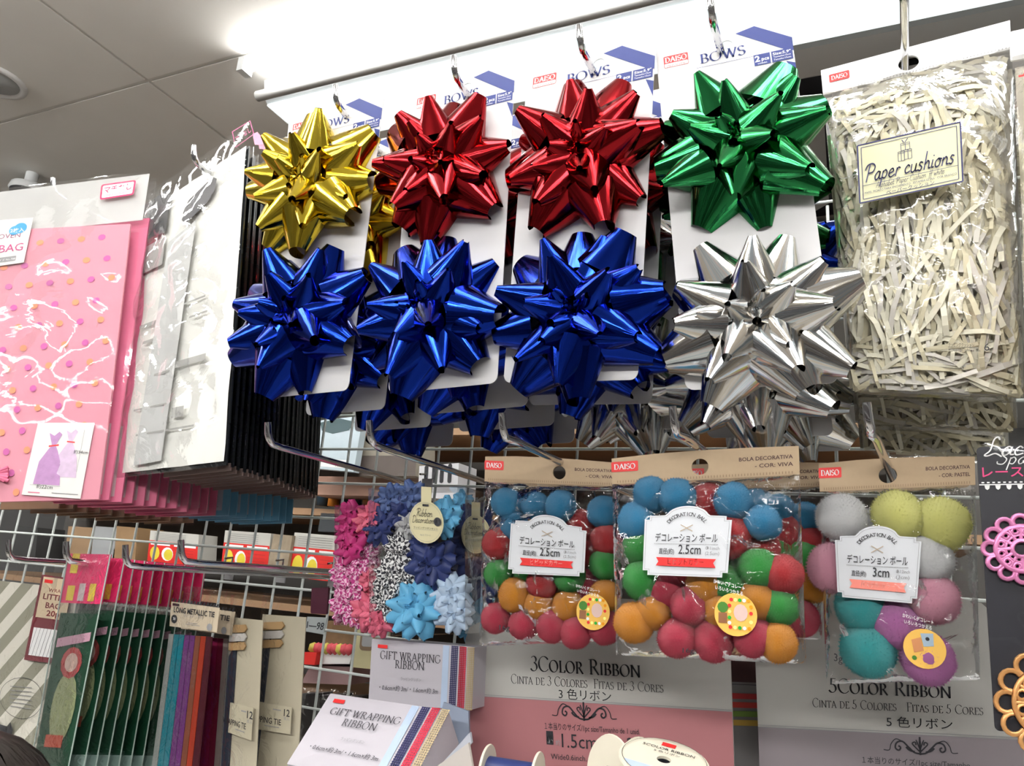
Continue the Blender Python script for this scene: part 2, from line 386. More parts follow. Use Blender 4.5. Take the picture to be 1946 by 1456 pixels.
# ================================================================== SETTING
def structure(mb, name, parent=None, **k):
    o = mb.build(name, parent, **k)
    if not parent: o['kind'] = 'structure'
    return o
CEIL = mat('ceiling_paint', (.82, .80, .76), .9, vary=.03, scale=9, bump=.15)
m_ = MB(); m_.box((-1, 1.5, 2.779), (12, 12, .05), mat('ceiling_void', (.70, .68, .65), .9)); ceiling = structure(m_, 'ceiling')
for i in range(-4, 4):
    for j in range(-3, 7):
        x0, y0 = -1.72+i*1.8, 1.18+j*.9
        if -5 < x0 < 3.5 and -3 < y0 < 5:
            b = MB(); b.box((x0+.9, y0+.45, 2.765), (1.788, .888, .03), CEIL); b.build('ceiling_panel', ceiling)
m_ = MB(); m_.box((-1, 1, -.02), (12, 12, .04), mat('floor_vinyl', (.36, .34, .31), .35, vary=.1, scale=3)); structure(m_, 'floor')
WALLM = mat('wall_paint', (.36, .36, .36), .9, vary=.03, scale=5)
for nme, c, d in (('wall_back', (-1, 6, 1.4), (12, .1, 2.8)), ('wall_front', (-1, -4.5, 1.4), (12, .1, 2.8)), ('wall_left', (-6, 1, 1.4), (.1, 12, 2.8)), ('wall_right', (4.5, 1, 1.4), (.1, 12, 2.8))):
    m_ = MB(); m_.box(c, d, WALLM); structure(m_, nme)
# ---- ceiling lights
HOUS = mat('lamp_housing', (.8, .82, .83), .35, vary=.01)
def ceiling_light(y, x0, x1, st, label, tubes, wd=.24, rail=False):
    t = thing('ceiling_light', ((x0+x1)/2, y, 2.75), label, 'ceiling light')
    b = MB(); z0 = 2.69
    P = [(-wd/2, 2.75), (-wd/2+.012, z0+.012), (-wd/2+.03, z0), (wd/2-.03, z0), (wd/2-.012, z0+.012), (wd/2, 2.75)]
    b.grid([[V((x, y+a, z)) for a, z in P] for x in (x0, x1)], HOUS)
    for x in (x0, x1): b.face([V((x, y+a, z)) for a, z in P], HOUS)
    b.build('housing', t)
    if rail:
        b = MB(); b.tube([(x0, y-wd/2-.012, 2.692), (x1, y-wd/2-.012, 2.692)], .014, mat('rail_grey', (.34, .34, .33), .5), 14); b.build('edge_rail', t, smooth=True)
        b = MB(); b.box(((x0+x1)/2, y+.005, 2.686), (x1-x0-.01, wd-.03, .006), emit('diffuser_glow', (.86, .96, .97), 1.0)); b.build('diffuser', t)
    for dy, dz in tubes:
        n = max(1, round((x1-x0)/1.22)); L = (x1-x0)/n
        for k in range(n):
            e = MB(); a, c = x0+k*L+.02, x0+(k+1)*L-.02
            e.tube([(a+.02, y+dy, dz), (c-.02, y+dy, dz)], .015, emit('tube_glow_%g' % st, (1, .985, .95), st), n=10)
            e.build('tube', t)
            for q in (a, c):
                s_ = MB(); s_.box((q, y+dy, dz), (.02, .034, .04), HOUS); s_.build('lamp_holder', t)
    return t
ceiling_light(1.395, -1.40, 2.2, TUBE_BACK, 'white fluorescent ceiling fitting running above the bow cards', [(-.20, 2.722)], rail=True, wd=.225)
ceiling_light(.12, -3.6, 1.4, TUBE_MAIN, 'fluorescent ceiling fitting over the aisle, in front of the hooks', [(-.06, 2.67), (.06, 2.67)])
ceiling_light(-2.0, -3.6, 2.4, TUBE_MAIN*2.1, 'fluorescent ceiling fitting behind the camera', [(-.05, 2.67), (.05, 2.67)])
# ---- goods shelf across the aisle (mirrored in the foil)
t = thing('opposite_shelf_unit', (-.8, -1.7, 0), 'shelf unit full of goods on the far side of the aisle', 'shelf')
b = MB(); b.box((-.8, -1.9, .9), (5, .4, 1.8), mat('dark_goods', (.10, .09, .09), .7, vary=.6, scale=14)); b.build('body', t)
for z in (.5, .95, 1.4): 
    b = MB(); b.box((-.8, -1.62, z), (5, .2, .03), mat('shelf_white', (.5, .5, .5), .6)); b.build('shelf_board', t)
# ---- air conditioner cassette
t = thing('air_conditioner', (.30, 2.04, 2.75), 'white ceiling air conditioner cassette behind the paper cushion bags', 'air conditioner')
ACW = mat('ac_white', (.5, .5, .49), .5, vary=.02)
b = MB(); sq = lambda a, z: [V((.30+a*sx, 2.04+a*sy, z)) for sx, sy in ((-1, -1), (1, -1), (1, 1), (-1, 1), (-1, -1))]
b.grid([sq(.47, 2.75), sq(.47, 2.725), sq(.40, 2.70), sq(.39, 2.705)], ACW); b.build('panel', t)
b = MB(); b.grid([sq(.39, 2.735), sq(.30, 2.735)], BLACK); b.build('air_slot', t)
b = MB(); b.box((.30, 2.04, 2.715), (.58, .58, .03), ACW); b.build('intake_cover', t)
for k in range(9):
    b = MB(); b.box((.30, 1.82+k*.055, 2.698), (.5, .02, .006), GREY); b.build('intake_slat', t)
for sx, sy in ((-1, 0), (1, 0), (0, -1), (0, 1)):
    b = MB(); b.box((.30+sx*.345, 2.04+sy*.345, 2.71), (.05 if sx else .55, .05 if sy else .55, .008), ACW, Matrix.Rotation(.5*(sx or 0), 3, 'Y') @ Matrix.Rotation(-.5*sy, 3, 'X')); b.build('louver', t)
# ---- downlight and spotlight
t = thing('ceiling_speaker', (-2.16, 1.03, 2.75), 'round grey ceiling speaker at the left edge of the photo', 'speaker')
b = MB(); b.lathe([(.085, 0), (.085, -.006), (.072, -.01), (.066, -.004)], (-2.16, 1.03, 2.75), (0, 0, 1), mat('speaker_rim', (.75, .75, .75), .5)); b.build('rim', t, smooth=True)
b = MB(); b.lathe([(.066, -.004), (.05, -.012), (0, -.014)], (-2.16, 1.03, 2.75), (0, 0, 1), mat('speaker_mesh', (.42, .44, .45), .6)); b.build('cover', t, smooth=True)
p = WZ(62, 330, 2.75)
t = thing('ceiling_spotlight', p, 'small ceiling spotlight with dark lens above the pink bag pack', 'spotlight')
b = MB(); b.tube([p, p+V((0, 0, -.05))], .02, HOUS, 14); b.build('stem', t, smooth=True)
b = MB(); b.lathe([(0, .0), (.055, -.005), (.06, -.025), (.045, -.04)], p+V((0, 0, -.045)), (0, 0, 1), HOUS); b.build('lamp_shade', t, smooth=True)
b = MB(); b.lathe([(.055, -.0), (.05, -.02), (.03, -.035), (0, -.04)], p+V((0, 0, -.075)), (0, 0, 1), BLACK); b.build('lens', t, smooth=True)
# ================================================================== WIRE GRID
GY = .88
WIRE = mat('white_wire', (.62, .66, .64), .4, vary=.03)
t = thing('wire_grid_panel', (-.8, GY, 1.0), 'white wire grid panel that carries all the chrome hooks', 'wire grid')
vw = MB(); vw.tube([(0, 0, -.5), (0, 0, .46)], .0019, WIRE, 6); vme = vw.build('vertical_wire', t, org=(0, 0, 0), smooth=True)
vme.location = V((-.71-.05*28, GY, 1.5))-t.location
for k in range(-27, 30):
    o = vme.copy(); COL.objects.link(o); o.parent = t; o.location = V((-.71+.05*k, GY, 1.5))-t.location
hw = MB(); hw.tube([(-1.45, 0, 0), (1.45, 0, 0)], .0019, WIRE, 6); hme = hw.build('horizontal_wire', t, org=(0, 0, 0), smooth=True)
hme.location = V((-.68, GY-.0035, 1.0135))-t.location
for k in range(1, 20):
    o = hme.copy(); COL.objects.link(o); o.parent = t; o.location = V((-.68, GY-.0035, 1.0135+.05*k))-t.location
# ================================================================== HOOKS
def hook(x, ytip, z, label, grp=None, dx=0., dz=0., r=.0034):
    t = thing('chrome_hook', (x, GY, z), label, 'hook', grp)
    b = MB(); zt = z+.017
    b.tube([(x-.0015, ytip-.002, zt), (x-.0008, ytip, z+.006), (x, ytip+.002, z+.001), (x, ytip+.007, z-.003), (x+dx*.1, ytip+.02, z-.004), (x+dx, GY-.008, z-.004+dz)], [r*.9]+[r]*5, CHROME, 12)
    b.build('rod', t, smooth=True)
    b = MB(); b.box((x+dx, GY-.008, z-.004+dz), (.016, .002, .024), mat('zinc_plate', (.45, .45, .46), .4, .5)); b.tube([(x+dx-.012, GY-.009, z+dz+.014), (x+dx-.012, GY+.006, z+dz+.016), (x+dx-.012, GY+.006, z+dz+.008)], .0015, CHROME, 6)
    b.build('mounting_plate', t)
    return t
def hook_to(tip, Yt, hole, Yh, label, zr=None):
    a = W(*tip, Yt); b_ = W(*hole, Yh); 
    if zr: a.z = zr; b_.z = zr
    else: b_.z += .004
    k = (GY-Yt)/(Yh-Yt); dx = max(-.06, min(.06, (b_.x-a.x)*k)); dz = max(-.03, min(.03, (b_.z-a.z)*k))
    return hook(a.x, Yt, a.z+.004, label, dx=dx, dz=dz)
CARDY = [.563, .572, .578, .586]
tops = [(635, 207, 'the gold and blue bow card', (643, 213)), (863, 142, 'the left red and blue bow card', (885, 173)), (1103, 82, 'the right red and blue bow card', (1135, 128)), (1352, 30, 'the green and silver bow card', (1375, 88))]
for (px, py, wh, ho), yy in zip(tops, CARDY):
    q = W(px, py, .54); hook(q.x, .54, 1.977, 'chrome hook holding '+wh, dx=(W(*ho, yy).x-q.x)*1.2)
q = W(1719, 10, .55); hook(q.x, .55, 1.975, 'chrome hook holding the shredded paper cushion bags', dx=.02)
q = W(100, 362, .55); hook(q.x, .55, q.z, 'chrome hook through the top of the pink dotted bag pack'); PHK = q.copy()
q = W(368, 302, .56); hook(q.x, .56, q.z, 'chrome hook through the top of the white plastic bag pack'); IHK = q.copy()
for px, py, wh in [(509, 835, 'empty chrome hook below the front blue bow, above the blue envelopes'), (703, 830, 'chrome hook above the clear boxes of small ribbon bows')]:
    q = W(px, py, .56); hook(q.x, .56, 1.614, wh)
hook_to((955, 832), .56, (1062, 888), .656, 'chrome hook holding the left bag of bright felt balls')
hook_to((1282, 824), .56, (1325, 866), .60, 'chrome hook holding the middle bag of bright felt balls')
hook_to((1654, 822), .56, (1684, 895), .67, 'chrome hook holding the bag of pastel felt balls')
for px, py, wh in [(14, 1055, 'chrome hook holding the striped little bag pack'), (124, 1060, 'chrome hook holding the frontmost pink headed packets'), (237, 1068, 'chrome hook beside the green and pink packets'), (343, 1060, 'chrome hook above the long tie packets')]:
    q = W(px, py, .56); hook(q.x, .56, q.z, wh, dx=.03)
# ================================================================== FOIL BOWS
def bow_mesh(seed, Rr=.076):
    rnd = random.Random(seed); loops = []
    layers = [(8, 4, 1.0, .0, .037), (7, 27, .95, 22, .036), (5, 50, .80, 8, .032), (3, 68, .60, 30, .028), (1, 84, .46, 60, .024)]
    for n, el, rf, a0, wd in layers:
        for k in range(n):
            az = R(a0+360*k/n+rnd.uniform(-11, 11)); e = R(el+rnd.uniform(-7, 7)); Rt = Rr*rf*rnd.uniform(.92, 1.06)
            d = V((cos(az)*cos(e), -sin(e), sin(az)*cos(e))); out = V((0, -1, 0))
            up = (out-d*out.dot(d)); 
            if up.length < .2: up = V((cos(az+1), 0, sin(az+1)))-d*d.dot(V((cos(az+1), 0, sin(az+1))))
            up.normalize(); sd = d.cross(up)
            tw = rnd.uniform(-.8, .8); up, sd = up*cos(tw)+sd*sin(tw), sd*cos(tw)-up*sin(tw)
            ro = rnd.uniform(.006, .0115) if el < 15 else rnd.uniform(.003, .0055) if el < 40 else rnd.uniform(.002, .004); ri = ro+wd*rnd.uniform(.44, .56); amax = R(rnd.uniform(125, 150))
            core = V((0, -.006-.024*sin(e), 0)); NS, NT = 30, 3; P = []; UV = []; squash = rnd.uniform(.8, 1.0)
            for i in range(NS+1):
                s = -1+2*i/NS; row = []; ur = []
                ph = amax*max(-1, min(1, s/.72)); leg = max(0, (abs(s)-.72)/.28)
                for j in range(NT+1):
                    tt = j/NT; rad = ro+(ri-ro)*tt
                    pos = d*(Rt-wd*tt)+up*(rad*cos(ph)*squash)+sd*(rad*sin(ph))
                    if leg > 0:
                        tgt = core+d*(.004+.006*(1-tt))+sd*(.006*(1 if s > 0 else -1)*(tt-.3))-up*.002
                        pos = pos.lerp(tgt, leg)
                    row.append(pos); ur.append((i/NS, tt+seed*.37+k*.13+el*.01))
                P.append(row); UV.append(ur)
            loops.append((P, UV))
    return loops
SLOT = mat('foil_slot', (.5, .5, .5), .3)
BOWT = []
for sd in (3, 11, 23, 42):
    meshes = []; L = bow_mesh(sd); allm = MB()
    for P, UV in L:
        b = MB(); b.grid(P, SLOT, UV); allm.grid(P, SLOT, UV)
        o = b.build('ribbon_loop', smooth=True); meshes.append(o.data); bpy.data.objects.remove(o)
    b = MB(); b.lathe([(0, .001), (.02, .001), (.018, -.008), (.009, -.022), (0, -.026)], (0, 0, 0), (0, 1, 0), SLOT, 14)
    o = b.build('bow', smooth=True); core = o.data; bpy.data.objects.remove(o)
    for P, UV in L: pass
    b = allm; b.lathe([(0, .001), (.02, .001), (.018, -.008), (.009, -.022), (0, -.026)], (0, 0, 0), (0, 1, 0), SLOT, 14)
    o = b.build('bow', smooth=True); full = o.data; bpy.data.objects.remove(o)
    BOWT.append((core, meshes, full))
def slotmat(o, m):
    o.material_slots[0].link = 'OBJECT'; o.material_slots[0].material = m
def add_bow(parent, loc, rot, fm, ti, label, scale=1., full=False):
    core, meshes, fl = BOWT[ti % 4]
    o = bpy.data.objects.new('bow', fl if full else core); COL.objects.link(o); o.parent = parent; slotmat(o, fm)
    o.location = V(loc)-ORG[parent]; o.rotation_euler = (0, rot, 0); o.scale = (scale,)*3; o['label'] = label
    if not full:
        for me in meshes:
            c = bpy.data.objects.new('ribbon_loop', me); COL.objects.link(c); c.parent = o; slotmat(c, fm)
    return o
CLIPM = mat('matte_foil_back', (.45, .45, .46), .35, .8)
def bow_card(sh, label, hole_px, Y, printed=True):
    t = thing('bow_card', sh.p(.5, 1), label, 'gift bow')
    # hole position on the card
    b = MB(); u = .5; 
    hole = circ(sh, hole_px[0], hole_px[1], .006, 3+11)
    plate(b, sh, rrect(sh, 0, 0, 1, 1, .007), CARD, -.0004, .0004, holes=[hole]); b.build('card', t)
    pr = Print(sh, .0006)
    w_, h_ = sh.w, sh.h
    P = lambda x, y: (x, y*.35/h_)
    pr.poly([P(.61, .012), P(.75, .002), P(1., .060), P(1., .098), P(.93, .098), P(.93, .088)], NAVY)
    pr.poly([P(1., .135), P(.94, .125), P(1., .18)], NAVY)
    logo(pr, *P(.15, .053), w_*.19, .0125)
    pr.text('BOWS', *P(.5, .080), .0095, NAVY, font='serif', fit=.34)
    pr.line(*P(.3, .092), *P(.72, .092), .0003, NAVY)
    pr.rect(*P(.715, .105), *P(.975, .150), NAVY) if False else None
    pr.rect(*P(.72, .090), *P(.835, .122), NAVY); pr.rect(*P(.845, .090), *P(.99, .122), NAVY)
    pr.text('2', *P(.745, .111), .0085, WHITE, bold=.03); pr.text('pcs', *P(.80, .110), .0048, WHITE, bold=.02)
    pr.text('unidades', *P(.777, .119), .0022, WHITE)
    pr.text('Size:5.9"', *P(.917, .102), .0038, WHITE, fit=.125, bold=.01)
    pr.text('Tamanho:15cm', *P(.917, .110), .0024, WHITE, fit=.12); pr.text('Tamaño:15cm', *P(.917, .118), .0024, WHITE, fit=.12)
    pr.poly([(.12, .965), (.40, .965), (.22, .925), (.05, .925)], NAVY)
    pr.build(t)
    return t
ORD = ['first', 'second', 'third', 'fourth', 'fifth']
cols = [
 ('gold and blue', [(550, 222), (731, 174), (662, 742), (503, 757)], CARDY[0], (578, 340), (553, 600), 1.08, [('G', 'B'), ('G', 'B'), ('R', 'B'), ('R', 'B')]),
 ('left red and blue', [(785, 172), (980, 120), (945, 728), (738, 748)], CARDY[1], (828, 308), (806, 588), 1.06, [('R', 'B'), ('R', 'B'), ('R', 'B'), ('B', 'B')]),
 ('right red and blue', [(1003, 132), (1247, 70), (1212, 722), (957, 728)], CARDY[2], (1098, 285), (1090, 592), 1.04, [('R', 'B'), ('R', 'B'), ('S', 'S'), ('G', 'S')]),
 ('green and silver', [(1246, 92), (1500, 34), (1594, 728), (1303, 742)], CARDY[3], (1406, 266), (1432, 600), 1.03, [('N', 'S'), ('N', 'S'), ('N', 'S'), ('B', 'S')]),
]
FM = {'G': (F_GOLD, 'gold foil star bow'), 'B': (F_BLUE, 'metallic blue foil star bow'), 'R': (F_RED, 'red foil star bow'), 'N': (F_GREEN, 'green foil star bow'), 'S': (F_SILVER, 'silver foil star bow')}
CN = {'G': 'gold', 'B': 'blue', 'R': 'red', 'N': 'green', 'S': 'silver'}
holes = [(643, 215), (885, 175), (1135, 130), (1375, 90)]
for ci, (nm, cs, Y, b1, b2, sc, seq) in enumerate(cols):
    sh0 = PX(*cs, Y)
    hp = W(*holes[ci], Y); hu = (hp-sh0.c[0]).dot((sh0.c[1]-sh0.c[0]).normalized())/sh0.w; hv = .045
    p1 = W(*b1, Y-.022)+V((0, .022, 0)); p2 = W(*b2, Y-.022)+V((0, .022, 0))
    x = 0
    for k in range(4 if ci < 3 else 4):
        dy = [0, .072, .145, .22][k]; rnd = random.Random(ci*10+k); off = V((rnd.uniform(-.008, .008) if k else 0, dy, -.004*k+(rnd.uniform(-.004, .004) if k else 0)))
        sh = Sheet(*[c+off for c in sh0.c]); a, b_ = seq[k]
        lab = '%s and %s foil bows on a white card, %s on the %s bow hook' % (CN[a], CN[b_], ['frontmost', 'second', 'third', 'last'][k], ['leftmost', 'second', 'third', 'rightmost'][ci])
        t = bow_card(sh, lab, (min(.8, max(.2, hu)), hv), Y)
        for (pp, key, rr, q) in ((p1, a, ci*.7+k, 0), (p2, b_, ci*1.3+k*1.1+2, 1)):
            add_bow(t, pp+off+V((rnd.uniform(-.01, .01) if k else 0, -.002, rnd.uniform(-.01, .01) if k else 0)), rr, FM[key][0], ci+q*2+k, FM[key][1], sc, full=k > 1)
# ================================================================== PAPER CUSHION BAGS
STRAWS = [mat('paper_strand_cream', (.62, .57, .41), .8, vary=.05), mat('paper_strand_white', (.70, .67, .54), .8, vary=.05), mat('paper_strand_tan', (.50, .43, .31), .8, vary=.1)]
INK = stripes('printed_paper_strand', (.72, .69, .58), (.35, .33, .38), 900, (0, .2, 0), tooth=.72)
def strands(sh, n, seed, depth=.02, vspan=(.14, .97)):
    rnd = random.Random(seed); mb = MB()
    for i in range(n):
        d0 = rnd.uniform(-.6, 1)*depth; v = rnd.uniform(*vspan); top = v < vspan[0]+.12; bot = v > vspan[1]-.1
        u = rnd.uniform(.06, .94); L = rnd.uniform(.035, .10)
        ang = rnd.gauss(0, .28)+pi/2 if not (top or bot) or rnd.random() < .3 else rnd.gauss(0, .35)
        wd = rnd.uniform(.0014, .0023); cur = rnd.uniform(-14, 14); x, y = u*sh.w, v*sh.h; N = 6; tw = rnd.uniform(-1.2, 1.2); P = []
        m = rnd.choice(STRAWS[:2] if d0 > 0 else STRAWS) if rnd.random() > .2 else INK
        x -= cos(ang)*L/2; y -= sin(ang)*L/2; ph = rnd.uniform(0, 6)
        for k in range(N+1):
            a = ang+cur*L*(k/N-.5); q = tw*(k/N-.5)
            e = max(.0, 1-abs(2*x/sh.w-1)**4)*max(.1, 1-abs(2*(y/sh.h-.55))**5)
            dd = d0*e+.0025*sin(ph+k*1.1); px = (-sin(a)*cos(q), cos(a)*cos(q))
            xx = min(max(x, .03*sh.w), .97*sh.w); yy = min(max(y, (vspan[0]-.04)*sh.h), .985*sh.h)
            P.append([sh.p((xx-px[0]*wd)/sh.w, (yy-px[1]*wd)/sh.h, dd-sin(q)*wd), sh.p((xx+px[0]*wd)/sh.w, (yy+px[1]*wd)/sh.h, dd+sin(q)*wd)])
            x += cos(a)*L/N; y += sin(a)*L/N
        mb.grid(P, m)
    return mb
def cushion_bag(sh, label, seed, front=True, n=1500, hu=.48):
    t = thing('paper_cushion_bag', sh.p(.5, 1), label, 'bag')
    b = MB(); plate(b, sh, [(0, 0), (1, 0), (1, .085), (0, .085)], WHITE, -.001, .001, holes=[circ(sh, hu, .05, .0075)]); b.build('header_card', t)
    o = strands(sh, n, seed, .026).build('paper_strands', t); o['kind'] = 'stuff'
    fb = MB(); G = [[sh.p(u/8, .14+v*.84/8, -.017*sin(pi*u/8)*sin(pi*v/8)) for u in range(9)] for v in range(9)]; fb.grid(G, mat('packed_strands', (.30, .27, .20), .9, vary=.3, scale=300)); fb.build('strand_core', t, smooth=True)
    film(sh, FILM_BAG if front else FILM, 0, .085, 1, 1, .004, .028, 30, 44, .004, seed, back=True).build('film', t, smooth=True)
    pr = Print(sh, .0014); logo(pr, .10, .037, .0155, .0085, sub=False)
    if front:
        for k in range(46): pr.rect(.2+k*.0175, .079, .206+k*.0175, .084, GREY)
    pr.build(t)
    return t
cs = [(1560, 135), (1919, 40), (1952, 765), (1616, 752)]
sh = PX(*cs, .645)
t = cushion_bag(sh, 'clear bag of shredded cream paper with yellow label, right of the green bow', 1, n=2300)
ls = PX((1628, 277), (1826, 231), (1831, 346), (1633, 388), .607)
LBL = mat('cream_label', (.66, .64, .42), .5, vary=.03)
b = MB(); plate(b, ls, [(0, 0), (1, 0), (1, 1), (0, 1)], LBL, -.0004, .0002); b.build('label_sticker', t)
pr = Print(ls, .0005); nv = mat('ink_navy', (.02, .02, .10), .5, vary=.01)
def frame(pr, a, wd, m):
    au, av = a/pr.sh.w, a/pr.sh.h
    for q in ((au, av, 1-au, av), (au, 1-av, 1-au, 1-av), (au, av, au, 1-av), (1-au, av, 1-au, 1-av)): pr.line(*q, wd, m)
frame(pr, .0005, .0011, nv); frame(pr, .0032, .0005, nv)
for (x0, y0, x1, y1) in ((.40, .28, .46, .44), (.46, .27, .53, .43), (.43, .15, .515, .27)):
    for q in ((x0, y0, x1, y0), (x1, y0, x1, y1), (x1, y1, x0, y1), (x0, y1, x0, y0), ((x0+x1)/2, y0, (x0+x1)/2, y1)): pr.line(*q, .0004, nv)
    pr.line(x0, y0+.03, x1, y0+.03, .0004, nv)
pr.line(.46, .14, .44, .09, .0006, nv); pr.line(.47, .14, .50, .08, .0006, nv)
pr.text('Paper cushions', .5, .67, .0155, nv, font='hand', fit=.86, wd=.085)
pr.line(.04, .72, .96, .72, .0004, nv)
pr.text('Alphabet Paper Cushion Off white', .5, .80, .0052, nv, font='hand', fit=.66, wd=.07)
pr.text('PAPEL PICADO PARA ENCHIMENTO · ESTAMPA LETRA · COR BRANCO', .5, .865, .0026, nv, fit=.88)
pr.text('ペーパークッション', .5, .945, .0045, nv, fit=.46); pr.build(t)
for (x0, y0, yy) in ((1800, 648, .607),):
    s2 = PX((1800, 648), (1882, 650), (1882, 672), (1800, 670), yy); pr = Print(s2, 0)
    pr.text('ラッピングクッション', .03, .45, .0032, BLACK, 'l', fit=.6); pr.text('Wrapping Cushions  No.', .03, .85, .003, BLACK, 'l', fit=.75); pr.text('6', .92, .75, .008, BLACK); pr.line(.02, .52, .7, .52, .0003, BLACK); pr.build(t)
for k, (lb) in enumerate(['second bag of shredded cream paper, behind the labelled one', 'last bag of shredded cream paper, deepest on its hook']):
    off = V((.004*(k+1), .068*(k+1), -.012*(k+1)))
    cushion_bag(Sheet(*[c+off for c in sh.c]), lb, 5+k, front=False, n=900)
# neighbour bag at the right edge
sh = PX((1918, 62), (2260, -10), (2330, 905), (1955, 850), .60)
t = thing('paper_cushion_bag', sh.p(.5, 1), 'bag with pink and red printed card, cut by the right edge', 'bag')
b = MB(); plate(b, sh, rrect(sh, .0, .0, 1, .08, .002), WHITE, -.001, .001); b.build('header_card', t)
b = MB(); G = [[sh.p(.03+u*.94/10, .09+v*.88/10, .03*sin(pi*u/10)**.5*sin(pi*v/10)**.5-.004) for u in range(11)] for v in range(11)]; b.grid(G, mat('cream_filler', (.75, .68, .55), .9, vary=.15, scale=120)); b.build('filling', t, smooth=True)
pr = Print(sh, .036); pr.rect(.0, .55, .4, .86, mat('coral_print', (.7, .12, .08), .5)); pr.text('ム', .06, .2, .02, RED); pr.build(t)
film(sh, FILM_BAG, 0, .08, 1, 1, .006, .034, 20, 44, .004, 9).build('film', t, smooth=True)
# ================================================================== FELT BALL BAGS
def ball_mesh():
    rnd = random.Random(4); import bmesh
    bm = bmesh.new(); bmesh.ops.create_icosphere(bm, subdivisions=4, radius=1)
    for v in bm.verts: v.co *= 1+.05*noise.noise(v.co*1.7)+.025*noise.noise(v.co*7)
    vs = [v.co.copy() for v in bm.verts]; fs = [tuple(q.index for q in f.verts) for f in bm.faces]; bm.free()
    mb = MB(); mb.tris(vs, fs, SLOT)
    for i in range(5200):
        p = vs[rnd.randrange(len(vs))]; n = p.normalized(); a = V((rnd.gauss(0, 1), rnd.gauss(0, 1), rnd.gauss(0, 1))); tdir = (a-n*a.dot(n)).normalized()
        q = p*.995+tdir*.03*rnd.random(); s_ = n.cross(tdir)*.006; e = q+n*rnd.uniform(.04, .12)+tdir*rnd.uniform(0, .1)
        mb.tris([q-s_, q+s_, e], [(0, 1, 2)], SLOT)
    o = mb.build('felt_ball', smooth=True); me = o.data; bpy.data.objects.remove(o); return me
BALL = ball_mesh()
def felt(n, c): return mat(n, c, .95, spec=.1, vary=.08, scale=160, bump=.8, sheen=.25)
BC = {'b': felt('felt_blue', (.03, .27, .52)), 'r': felt('felt_red', (.52, .02, .03)), 'g': felt('felt_green', (.03, .34, .05)), 'o': felt('felt_orange', (.85, .33, .02)),
      'p': felt('felt_coral', (.62, .04, .09)), 'w': felt('felt_white', (.93, .94, .97)), 'y': felt('felt_yellow', (.98, .95, .30)), 'k': felt('felt_pink', (.95, .42, .56)), 't': felt('felt_teal', (.05, .46, .48)), 'm': felt('felt_mauve', (.66, .22, .56))}
BCN = dict(b='blue', r='red', g='green', o='orange', p='coral', w='white', y='yellow', k='pink', t='teal', m='mauve')
PINKB = mat('salmon_banner', (.85, .25, .2), .5)
